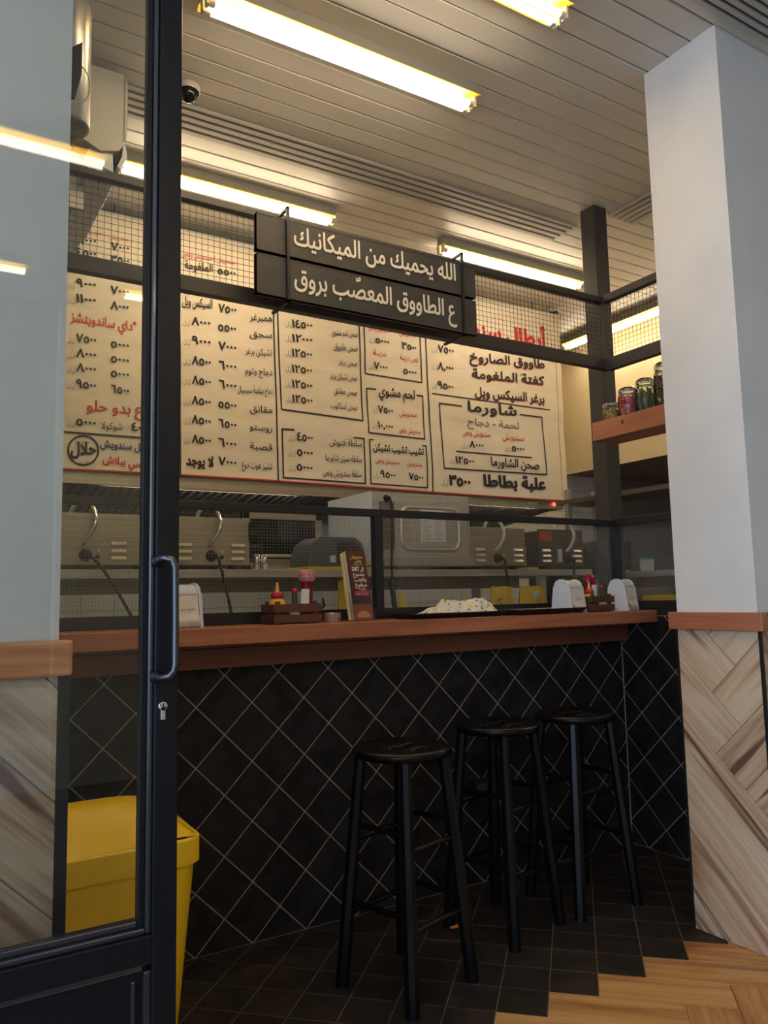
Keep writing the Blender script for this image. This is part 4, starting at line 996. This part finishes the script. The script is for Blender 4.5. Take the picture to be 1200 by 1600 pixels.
# napkin dispensers
def dispenser(loc, rz, label):
    t = thing('napkin_dispenser', loc, label, 'napkin dispenser', 'white napkin dispensers on the counter', rz)
    # arch profile in local y,z ; extruded along x
    def arch(w, h, top, n=8):
        pts = [(-w/2, 0), (-top/2-.004, h*.78)]
        for k in range(n+1): a = PI-PI*k/n; pts.append((top/2*math.cos(a), h*.78+(h*.22)*math.sin(a)))
        pts += [(top/2+.004, h*.78), (w/2, 0)]
        return pts[::-1]
    A = arch(.118, .156, .078)
    MB().prism(A, lambda p, d: (d, p[0], p[1]), -.062, -.050, 0, False).build('end_cap', 'plasticwhite', t, local=True, bevel=.004)
    MB().prism(A, lambda p, d: (d, p[0], p[1]), .050, .062, 0, False).build('end_cap', 'plasticwhite', t, local=True, bevel=.004)
    MB().prism(arch(.102, .151, .068), lambda p, d: (d, p[0], p[1]), -.051, .051, 0, True).build('shell', 'plasticwhite', t, local=True)
    for s_ in (-1, 1):
        q = MB(); q.grid(lambda u, v: ((u-.5)*.096, s_*(.0535-.012*v+.012*math.exp(-((v-.18)/.14)**2)*(1+.5*noise.noise(Vector((u*6, v*4, s_))))), .006+v*.108), 14, 12)
        q.build('napkin', 'napkin', t, local=True)
        q = MB(); q.box(-.05, s_*.0405-.002, .116, .05, s_*.0405+.004, .124); q.build('slot_lip', 'plasticwhite', t, local=True)
    q = MB(); write(q, 'سندويش ونص', (-.030, -.0555, .062), (.030, -.0555, .062), .009, off=.0); q.build('print', 'ink_grey', t, local=True)
    MB().box(-.0645, -.012, .012, -.0618, .016, .030).build('sticker', 'paper', t, local=True)
    return t
dispenser((.825, 2.72, CT), .25, 'napkin dispenser on the counter beside the door frame')
dispenser((2.672, 2.705, CT), math.radians(14), 'napkin dispenser left of the far condiment crate, behind the empty tray')
dispenser((3.045, 2.715, CT), math.radians(18), 'napkin dispenser at the right end of the counter by the wall')

# condiment crates
def crate(loc, rz, label, L=.20, Wd=.11):
    t = thing('condiment_crate', loc, label, 'crate', 'slatted condiment crates', rz)
    for s_ in (-1, 1):
        for z0, z1 in ((.004, .034), (.044, .074)):
            MB().box(-L/2, s_*Wd/2-.004, z0, L/2, s_*Wd/2+.004, z1).build('side_slat', 'crate', t, local=True, bevel=.001)
            MB().box(s_*L/2-.004+(-s_*.004), -Wd/2+.004, z0, s_*L/2+.004+(-s_*.004), Wd/2-.004, z1).build('end_slat', 'crate', t, local=True, bevel=.001)
        for s2 in (-1, 1): MB().box(s_*(L/2-.022)-.007, s2*(Wd/2-.011)-.007, 0, s_*(L/2-.022)+.007, s2*(Wd/2-.011)+.007, .084).build('corner_post', 'crate', t, local=True)
    MB().box(-L/2+.008, -Wd/2+.005, .003, L/2-.008, Wd/2-.005, .009).build('bottom', 'crate', t, local=True)
    return t
crate((1.262, 2.738, CT), .03, 'slatted wooden condiment crate nearest the door frame')
crate((2.845, 2.715, CT), .10, 'slatted wooden condiment crate between the two far napkin dispensers', L=.17)
def mustard(loc, label, s=1.0):
    t = thing('mustard_bottle', loc, label, 'bottle', 'yellow mustard bottles')
    P = lambda pr: [(r*s, z*s) for r, z in pr]
    MB().lathe(P([(0, 0), (.030, 0), (.033, .01), (.033, .062), (.029, .078), (.020, .086), (.020, .088)]), 24).build('body', 'mustard', t, local=True)
    MB().lathe(P([(.0335, .018), (.0338, .02), (.0338, .052), (.0335, .054)]), 24).build('label_band', 'green', t, local=True)
    MB().lathe(P([(.021, .086), (.024, .088), (.023, .104), (.016, .110), (0, .110)]), 20).build('cap', 'redcap', t, local=True)
    MB().lathe(P([(.010, .108), (.004, .145), (.002, .147), (0, .147)]), 14).build('nozzle', 'orange', t, local=True)
    return t
def hot_sauce(loc, label, s=1.0):
    t = thing('hot_sauce_bottle', loc, label, 'bottle', 'small hot sauce bottles')
    P = lambda pr: [(r*s, z*s) for r, z in pr]
    MB().lathe(P([(0, 0), (.019, 0), (.020, .006), (.020, .045), (.016, .058), (.010, .070), (.0095, .074)]), 20).build('body', 'sauce', t, local=True)
    MB().lathe(P([(.0203, .012), (.0203, .040)]), 20).build('label_band', 'paper', t, local=True)
    MB().lathe(P([(.0105, .070), (.0105, .104)]), 16).build('neck_wrap', 'green', t, local=True)
    MB().lathe(P([(.0, .103), (.0115, .103), (.0115, .120), (.009, .124), (0, .124)]), 16).build('cap', 'redcap', t, local=True)
    return t
def ketchup(loc, label, full=True):
    t = thing('ketchup_bottle', loc, label, 'bottle', 'upturned ketchup squeeze bottles')
    MB().lathe([(0, .0), (.026, 0), (.027, .010), (.0215, .020), (.0215, .10), (.0235, .135), (.027, .148), (.0275, .150)] if not full else
               [(0, 0), (.024, 0), (.026, .012), (.026, .03), (.031, .10), (.037, .13), (.037, .15), (.026, .166), (0, .170)], 28, sy=.72).build('body', 'ketchup', t, local=True)
    if not full: MB().lathe([(.0275, .150), (.034, .160), (.0355, .172), (.032, .186), (.022, .194), (0, .196)], 28, sy=.72).build('clear_base', 'specks', t, local=True)
    MB().grid(lambda u, v: ((u-.5)*.034+.004*v-(0 if full else .022), -.0235-.002*math.sin(u*PI), .045+v*(.075)), 6, 4).build('label', 'paper', t, local=True)
    return t
for s_ in (mustard((1.205, 2.742, CT+.009), 'yellow mustard bottle in the crate nearest the door frame', 1.0), hot_sauce((1.277, 2.742, CT+.009), 'small hot sauce bottle between mustard and ketchup in the near crate'),
           ketchup((1.330, 2.742, CT+.009), 'ketchup bottle with empty clear top in the near crate', False),
           mustard((2.802, 2.698, CT+.009), 'yellow mustard bottle in the far crate', .9), ketchup((2.848, 2.735, CT+.009), 'full red ketchup bottle in the far crate'),
           hot_sauce((2.893, 2.705, CT+.009), 'small hot sauce bottle in the far crate beside the last dispenser', .95)): pass
# steel tin
tn = thing('steel_tin', (1.402, 2.672, CT), 'low round steel tin between crate and menu holder', 'tin')
MB().lathe([(0, 0), (.030, 0), (.032, .003), (.032, .034), (.033, .036), (.030, .036), (.030, .006), (0, .006)], 28).build('tin_body', 'steel_z', tn, local=True)
q = MB(); write(q, 'ونص', (.004, -.0326, .012), (.020, -.0300, .012), .012, off=.02); q.build('print', 'ink', tn, local=True)

# menu holder
mh = thing('menu_holder', (1.56, 2.70, CT), 'acrylic stand of tall brown leaflets on the counter', 'menu holder')
mh.rotation_euler = (0, 0, math.radians(8))
lean = -.09
def mp(x, z, d): return (x-.18*z*.42, d+.10*z, z)    # leans back and to the left
def sheet(name, m, x0, x1, z0, z1, d, th=.0012):
    q = MB(); q.prism([(x0, z0), (x1, z0), (x1, z1), (x0, z1)], lambda p, dd: mp(p[0], p[1], d+dd), 0, th); return q.build(name, m, mh, local=True)
for k in range(5): sheet('leaflet', ['leaflet', 'paper', 'menuyellow', 'paper', 'menuyellow'][k], -.048-.004*k, .048-.004*k, .004, .278-.003*k, .0045*k)
sheet('photo_print', 'leaflet2', -.048, .048, .004, .066, -.0008, .0006)
q = MB(); q.lathe([(0, 0), (.034, 0)], 24, (0, 0, 0)); 
sheet('red_print_band', 'pinkish', -.030, .040, .100, .118, -.0010, .0006)
def mtext(text, x0, x1, z, h, m, off=.02):
    q = MB(); write(q, text, mp(x0, z, -.0022), mp(x1, z, -.0022), h, up=Vector((-.0756, .10, 1)).normalized(), off=off); q.build('print', m, mh, local=True)
mtext('سندويش', -.030, .030, .248, .014, 'menuyellow', .03); mtext('ونص', -.012, .022, .232, .014, 'menuyellow', .03)
sheet('print_rule', 'cream_letters', -.018, .026, .222, .2235, -.0010, .0006)
mtext('ال DIET', -.030, .028, .198, .016, 'cream_letters', .05); mtext('ممنوع', -.028, .028, .178, .015, 'cream_letters', .03)
mtext('والعنب', -.026, .034, .157, .015, 'cream_letters', .03); mtext('مرفوع', -.024, .034, .136, .015, 'cream_letters', .03)
mtext('1268', -.006, .026, .1205, .008, 'menuyellow', .03); mtext('حتى في جهنم', -.024, .036, .105, .009, 'cream_letters', .01)
q = MB(); q.prism([(.034*math.cos(a*PI/10), .02*math.sin(a*PI/10)*1.3) for a in range(11)], lambda p, d: mp(p[0], .014+p[1], -.0016+d), 0, .0006); q.build('bun_print', 'orange', mh, local=True)
sheet('holder_front', 'clear', -.056, .056, .0, .115, -.006, .002); sheet('holder_back', 'clear', -.056, .056, 0, .20, .026, .002)
MB().box(-.056, -.008, 0, .056, .05, .003).build('holder_base', 'clear', mh, local=True)
for s_ in (-.056, .0545):
    MB().prism([(-.006, 0), (.028, 0), (.040, .115), (.005, .115)], lambda p, d: (s_+d-.0756*p[1], p[0], p[1]), 0, .0015).build('holder_side', 'clear', mh, local=True)

# trays
def tray(loc, rz, w, d, label):
    t = thing('black_tray', loc, label, 'tray', 'black serving trays on the counter', rz)
    vs = []
    for (a, b_, z, r) in ((w/2-.025, d/2-.025, 0, .02), (w/2-.022, d/2-.022, .003, .02), (w/2-.004, d/2-.004, .021, .03), (w/2, d/2, .022, .03), (w/2, d/2, .018, .03), (w/2-.006, d/2-.006, .015, .03), (w/2-.025, d/2-.025, -.0005, .02)):
        vs += [(x, y, z) for x, y in rrect(0, 0, 2*a, 2*b_, r, 4)]
    n = 20; q = MB(); q.add(vs, [(i*n+k, i*n+(k+1) % n, (i+1)*n+(k+1) % n, (i+1)*n+k) for i in range(6) for k in range(n)]); q.add(vs[:n], [tuple(range(n))]); q.add(vs[-n:], [tuple(range(n))[::-1]])
    q.build('tray_body', 'traymat', t, local=True)
    return t
tray((1.985, 2.715, CT+.001), .02, .50, .20, 'black tray holding the wrapped sandwich')
tr2 = tray((2.49, 2.695, CT+.003), .05, .46, .18, 'empty black tray in front of a napkin dispenser')
q = MB(); write(q, 'سندويش ونص', (-.04, -.02, .0045), (.04, -.02, .0045), .014, up=Vector((0, 1, 0)), off=.02); q.build('print', 'menuyellow', tr2, local=True)
# wrapped sandwich: crumpled printed paper
sw = thing('sandwich_wrap', (1.985, 2.715, CT+.004), 'crumpled white sandwich paper with yellow print on the left tray', 'sandwich wrap')
def swh(u, v):
    x = (u-.5)*.43; y = (v-.5)*.15
    env = .010+.030*max(0, min(1, (u-.20)/.06))+.028*max(0, min(1, (u-.42)/.04))*max(0, min(1, (1.02-u)/.05))
    env *= (1-(abs(2*v-1.15)**2.2)*.75) if v < .98 else .5
    h = env+.016*noise.noise(Vector((u*8, v*3.2, 2)))*min(1, env/.03)+.012*max(0, 1-abs(u-.47)/.05)*v+.016*max(0, 1-abs(u-.93)/.06)*v
    return (x+.010*noise.noise(Vector((u*5, v*7, 4))), y+.014*noise.noise(Vector((u*6, v*5, 9))), max(.003, h))
MB().grid(swh, 17, 7, smooth=False).build('paper', 'wrap', sw, local=True)
MB().prism([(-.215, .003), (-.20, -.045), (-.05, -.062), (.06, -.055), (-.02, .0)], lambda p, d: (p[0], p[1], .004+d+.02*max(0, .5+p[0])*.3), 0, .0015).build('paper_fold', 'wrap', sw, local=True)

# ================================================================== JAR SHELF
js = thing('jar_shelf', (3.1, 2.5, 2.02), 'thick red-wood shelf fixed beside the steel post holding jars', 'shelf')
MB().box(3.003, 1.95, 2.022, 3.030, 2.815, 2.118).build('front_board', 'redwood_y', js, bevel=.002)
MB().box(3.030, 1.95, 2.022, 3.185, 2.815, 2.112).build('board', 'redwood_y', js, bevel=.002)
MB().lathe([(0, -.002), (.009, -.0015), (.011, 0)], 12, (3.003, 2.615, 2.085), axis='x').build('knot', 'sauce', js)
def jar(y, r, h, label, x=3.10):
    loc = (x, y, 2.112)
    t = thing('clip_jar', loc, label, 'jar', 'clip-top glass jars on the wooden shelf')
    MB().lathe([(0, 0), (r*.92, 0), (r, .008), (r, h*.66), (r*.94, h*.76), (r*.80, h*.82), (r*.80, h*.86), (r*.86, h*.865)], 28).build('glass_body', 'jarglass', t, local=True)
    MB().lathe([(r*.86, h*.88), (r*.90, h*.885), (r*.88, h*.94), (r*.70, h*.985), (0, h)], 28).build('glass_lid', 'jarglass', t, local=True)
    MB().lathe([(r*.80, h*.865), (r*.88, h*.865), (r*.88, h*.882), (r*.80, h*.882)], 28).build('seal', 'cap', t, local=True)
    for zz in (h*.84, h*.90): MB().tube([(r*.90*math.cos(a*PI/12), r*.90*math.sin(a*PI/12), zz) for a in range(24)], .0016, 6, closed=True).build('wire_ring', 'chrome', t, local=True)
    q = MB(); q.tube([(-r*.92, -.012, h*.90), (-r*1.06, -.014, h*.82), (-r*1.10, -.008, h*.70), (-r*1.04, 0, h*.66), (-r*1.10, .008, h*.70), (-r*1.06, .014, h*.82), (-r*.92, .012, h*.90)], .0016, 6)
    q.tube([(-.018, -r*.92, h*.90), (-.02, -r*1.05, h*.80), (0, -r*1.08, h*.68), (.02, -r*1.05, h*.80), (.018, -r*.92, h*.90)], .0016, 6); q.build('clip', 'chrome', t, local=True)
    return t
jar(2.765, .049, .112, 'smallest clip-top jar with amber pickles beside the steel post')
jar(2.655, .051, .165, 'clip-top jar of pink pickled turnip')
jar(2.545, .050, .185, 'clip-top jar of green pickled cucumbers')
jar(2.425, .054, .235, 'tallest clip-top jar, of dark olives, half hidden by the column')
def fill(y, r, h, m, name, label, cat, kind, n, seed):
    rnd = random.Random(seed); q = MB(); base = Vector((3.10, y, 2.120))
    for k in range(n):
        a = rnd.uniform(0, 2*PI); rad = rnd.uniform(.45, .86)*r; z = rnd.uniform(.006, h)
        c = base+Vector((rad*math.cos(a), rad*math.sin(a), z))
        if kind == 'strip':
            d = Vector((rnd.uniform(-1, 1), rnd.uniform(-1, 1), rnd.uniform(-.8, .8))).normalized(); t_ = Vector((-math.sin(a), math.cos(a), rnd.uniform(-.7, .7))).normalized()
            q.tube([c-t_*.016, c+t_*.004*0, c+t_*.016], [.0035, .005, .0035], 5)
        else:
            rr = .0075 if kind == 'ball' else .010
            q.lathe([(0, -rr), (rr*.8, -rr*.6), (rr, 0), (rr*.8, rr*.6), (0, rr)], 7, c)
    o = q.build(name, m); tag(o, label, cat, None, 'stuff'); return o
fill(2.765, .046, .068, 'mix', 'mixed_pickles', 'amber pickled pieces inside the smallest jar', 'pickles', 'slice', 70, 1)
fill(2.655, .048, .112, 'turnip', 'pickled_turnip', 'pink pickled turnip strips inside the second jar', 'pickles', 'strip', 150, 2)
fill(2.425, .050, .170, 'olive', 'olives', 'dark olives inside the tallest jar', 'olives', 'ball', 230, 3)
cl = ['leftmost pickled cucumber in the green jar', 'second pickled cucumber from the left in the green jar', 'curved pickled cucumber in the middle of the green jar', 'pickled cucumber at the right side of the green jar', 'pickled cucumber at the back of the green jar', 'slanting pickled cucumber at the rear right of the green jar']
for k, (a, tl) in enumerate(((2.5, .1), (3.3, -.12), (4.1, .14), (5.0, -.08), (1.0, .1), (0, -.1))):
    c = Vector((3.10+.027*math.cos(a), 2.545+.027*math.sin(a), 2.122)); pts = [c+Vector((tl*.06*math.sin(s_/6*PI), -tl*.12*math.sin(s_/6*PI), .125*s_/6)) for s_ in range(7)]
    o = MB().tube(pts, [.004, .011, .0135, .014, .0135, .011, .004], 10).build('pickled_cucumber', 'cuke'); tag(o, cl[k], 'pickle', 'pickled cucumbers in the jar')

# ================================================================== STOOLS
def make_stool():
    t = thing('bar_stool', (0, 0, 0), 'glossy black round bar stool nearest the viewer', 'bar stool', 'black bar stools')
    R = .168
    MB().lathe([(0, .722), (R*.90, .722), (R*.97, .728), (R, .740), (R*.985, .748), (R*.93, .753), (R*.80, .751), (R*.4, .744), (0, .742)], 48).build('seat', 'stool', t, local=True)
    q = MB(); write(q, 'سندويش', (-.075, .012, .7495), (.075, .012, .7495), .050, up=Vector((0, 1, 0)), off=.02); write(q, 'ونص', (-.045, -.062, .7485), (.05, -.062, .7485), .050, up=Vector((0, 1, 0)), off=.02)
    q.build('carved_lettering', 'carved', t, local=True)['label'] = 'matt carved lettering on the seat'
    def leg(sx, sy, z): k = 1-z/.725; return Vector((sx*(.098+.052*k), sy*(.098+.052*k), z))
    for sx in (-1, 1):
        for sy in (-1, 1):
            q = MB(); n = 8; vs = []
            for z, r in ((0, .0235), (.35, .0240), (.725, .0205)):
                c = leg(sx, sy, z)
                for k in range(n): a = 2*PI*(k+.5)/n+.0; rr = r*(1.0 if True else 1); vs.append((c.x+rr*math.cos(a), c.y+rr*math.sin(a), z))
            q.add(vs, [(i*n+k, i*n+(k+1) % n, (i+1)*n+(k+1) % n, (i+1)*n+k) for i in range(2) for k in range(n)]+[tuple(range(n))[::-1]]); q.build('leg', 'stool', t, local=True)
    for z, pr in ((.265, ((-1, -1, -1, 1), (1, -1, 1, 1))), (.505, ((-1, -1, -1, 1), (1, -1, 1, 1))), (.225, ((-1, -1, 1, -1), (-1, 1, 1, 1))), (.455, ((-1, -1, 1, -1), (-1, 1, 1, 1)))):
        for a, b_, c, d in pr:
            A = leg(a, b_, z); B = leg(c, d, z); mid = (A+B)/2
            MB().tube([A, A+(B-A)*.25, mid, A+(B-A)*.75, B], [.007, .0095, .0105, .0095, .007], 10).build('rung', 'stool', t, local=True)
    return t
s1 = make_stool()
for k, (x, y, a, lb) in enumerate(((1.448, 2.274, 16, None), (1.997, 2.440, 14.5, 'middle glossy black round bar stool of the row of three'), (2.422, 2.450, -3.0, 'farthest glossy black round bar stool, in the corner by the tiled wall'))):
    o = s1 if k == 0 else copy_tree(s1)
    o.location = (x, y, 0); o.rotation_euler = (0, 0, math.radians(a))
    if lb: o['label'] = lb
# small bits by the wall
sk = thing('wall_socket', (2.19, DY-.02, .40), 'small black socket box low on the tiled wall behind the middle stool', 'socket')
MB().box(2.155, DY-.042, .36, 2.225, DY-.007, .445).build('box', 'black', sk, bevel=.004)
MB().box(2.165, DY-.046, .372, 2.215, DY-.042, .43).build('cover', 'blackhaze', sk, bevel=.002)
cr = MB().tube([(1.80, 2.52, .009), (1.825, 2.512, .011), (1.85, 2.515, .009), (1.865, 2.505, .008)], [.004, .007, .006, .003], 6).build('fried_crumb', 'orangebit')
tag(cr, 'small orange crumb on the dark floor tiles between stools', 'crumb')

# ================================================================== YELLOW BIN
BXA, BXB, BYA, BYB = .08, .695, 2.05, 2.44
bn_ = thing('swing_bin', ((BXA+BXB)/2, (BYA+BYB)/2, 0), 'large yellow plastic bin with domed swing lid beside the door', 'bin')
cx, cy = (BXA+BXB)/2, (BYA+BYB)/2; HW, HD = (BXB-BXA)/2, (BYB-BYA)/2
def ring(z, s_, r=.05, n=6): return [(x, y, z) for x, y in rrect(cx, cy, 2*HW*s_[0], 2*HD*s_[1], r, n)]
q = MB(); vs = []; lv = ((0, (.78, .80)), (.02, (.80, .82)), (.56, (.95, .95)), (.585, (.955, .955)))
for z, s_ in lv: vs += ring(z, s_)
n = 28; q.add(vs, [(i*n+k, i*n+(k+1) % n, (i+1)*n+(k+1) % n, (i+1)*n+k) for i in range(len(lv)-1) for k in range(n)], 0, True); q.add(vs[:n], [tuple(range(n))[::-1]]); q.build('body', 'yellow', bn_)
# rim band whose upper edge dips in the middle of the front
def rimtop(x, y):
    f = max(0, min(1, (cy-y)/HD)); return .640-.030*f*math.exp(-((x-cx)/(HW*.45))**2)
q = MB(); vs = []
for kind in (0, 1, 2, 3):
    for (x, y, z) in ring(0, (1, 1), .06) if kind < 2 else ring(0, (.955, .94), .05):
        zt = rimtop(x, y); vs.append((x, y, (zt-.062, zt, zt+.004, zt-.05)[kind]))
q.add(vs, [(i*n+k, i*n+(k+1) % n, (i+1)*n+(k+1) % n, (i+1)*n+k) for i in range(3) for k in range(n)], 0, True); q.build('rim', 'yellow', bn_, bevel=.003)
# domed lid: higher toward the back
def lid(u, v):
    x = cx+(u*2-1)*HW*.94; yb = (v*2-1); y = cy+yb*HD*.92
    e = max(0, 1-abs(u*2-1)**6)
    z = rimtop(x, cy-HD*max(0, -yb))+.004+e*(.072*math.sin(PI*min(1, (v*.5+.02)*1.55))**1.2)*(1 if v < .97 else .6)
    return (x, y, z)
MB().grid(lid, 40, 20).build('swing_lid', 'yellow', bn_)

# ================================================================== GLASS DOOR
DYF = 1.50
dr = thing('door_1', (-.2, DYF, 0), None, None); dr['kind'] = 'structure'; dr['label'] = 'black framed glass door leaf'
DX0, DX1, DTOP = -.60, .4545, 3.05
def dbox(x0, y0, z0, x1, y1, z1, name, m='doorblack', bev=.002): return MB().box(x0, DYF+y0, z0, x1, DYF+y1, z1).build(name, m, dr, bevel=bev)
dbox(.4095, 0, .012, DX1, .046, DTOP, 'stile', bev=.0025)
dbox(DX0, 0, .012, DX0+.045, .046, DTOP, 'stile', bev=.0025)
dbox(DX0+.045, 0, DTOP-.08, .4095, .046, DTOP, 'top_rail')
dbox(DX0+.045, 0, .600, .4095, .046, .650, 'middle_rail', bev=.0025)
dbox(DX0+.045, 0, .012, .4095, .046, .10, 'bottom_rail')
# glazing beads: two stepped strips
dbox(.3985, .007, .650, .4095, .040, DTOP-.08, 'glazing_bead', 'bead', bev=.0035)
dbox(.3865, .014, .661, .3985, .036, DTOP-.09, 'glazing_bead', bev=.002)
dbox(DX0+.045, .007, .650, .3985, .040, .662, 'glazing_bead', 'bead', bev=.0035)
dbox(DX0+.045, .014, .662, .3865, .036, .675, 'glazing_bead', 'bead', bev=.0035)
MB().box(DX0+.045, DYF+.022, .675, .3865, DYF+.028, DTOP-.08).build('glass_pane', 'glass_door', dr)
dbox(DX0+.045, .020, .10, .4095, .034, .600, 'lower_panel')
dbox(.396, .004, .115, .4095, .02, .588, 'panel_bead', 'bead', bev=.003); dbox(.376, .012, .13, .384, .02, .572, 'panel_bead', 'bead', bev=.003)
dbox(DX0+.06, .008, .588, .396, .02, .600, 'panel_bead', 'bead', bev=.003)
# pull handle
hx = .4235
hp = [(hx-.012, DYF, 1.327), (hx-.012, DYF-.018, 1.330), (hx-.006, DYF-.032, 1.332), (hx+.006, DYF-.038, 1.328), (hx+.012, DYF-.040, 1.314), (hx+.013, DYF-.040, 1.22), (hx+.013, DYF-.040, 1.135), (hx+.011, DYF-.040, 1.122), (hx+.004, DYF-.036, 1.113), (hx-.008, DYF-.022, 1.110), (hx-.012, DYF, 1.110)]
hnd = MB().tube(hp, .0062, 14).build('pull_handle', 'bead', dr)
for z in (1.327, 1.110): MB().lathe([(0, -.006), (.010, -.006), (.012, 0)], 16, (hx-.012, DYF, z), axis='y').build('handle_foot', 'doorblack', dr)
q = MB(); q.lathe([(0, -.006), (.0085, -.006), (.0095, 0)], 20, (.4245, DYF, 1.055), axis='y'); q.box(.4200, DYF-.006, 1.030, .4290, DYF, 1.055); q.build('lock_cylinder', 'chrome', dr, bevel=.001)
MB().box(.4235, DYF-.0068, 1.049, .4255, DYF-.0062, 1.061).build('key_slot', 'black', dr)
struct(MB().box(-.9, DYF-.02, DTOP+.004, .50, DYF+.06, DTOP+.07).build('trim_4', 'doorblack'))
fx = struct(MB().box(-.9, DYF-.02, DTOP+.07, .50, DYF+.06, ZC).build('trim_5', 'white'))

bpy.data.objects.remove(_to)
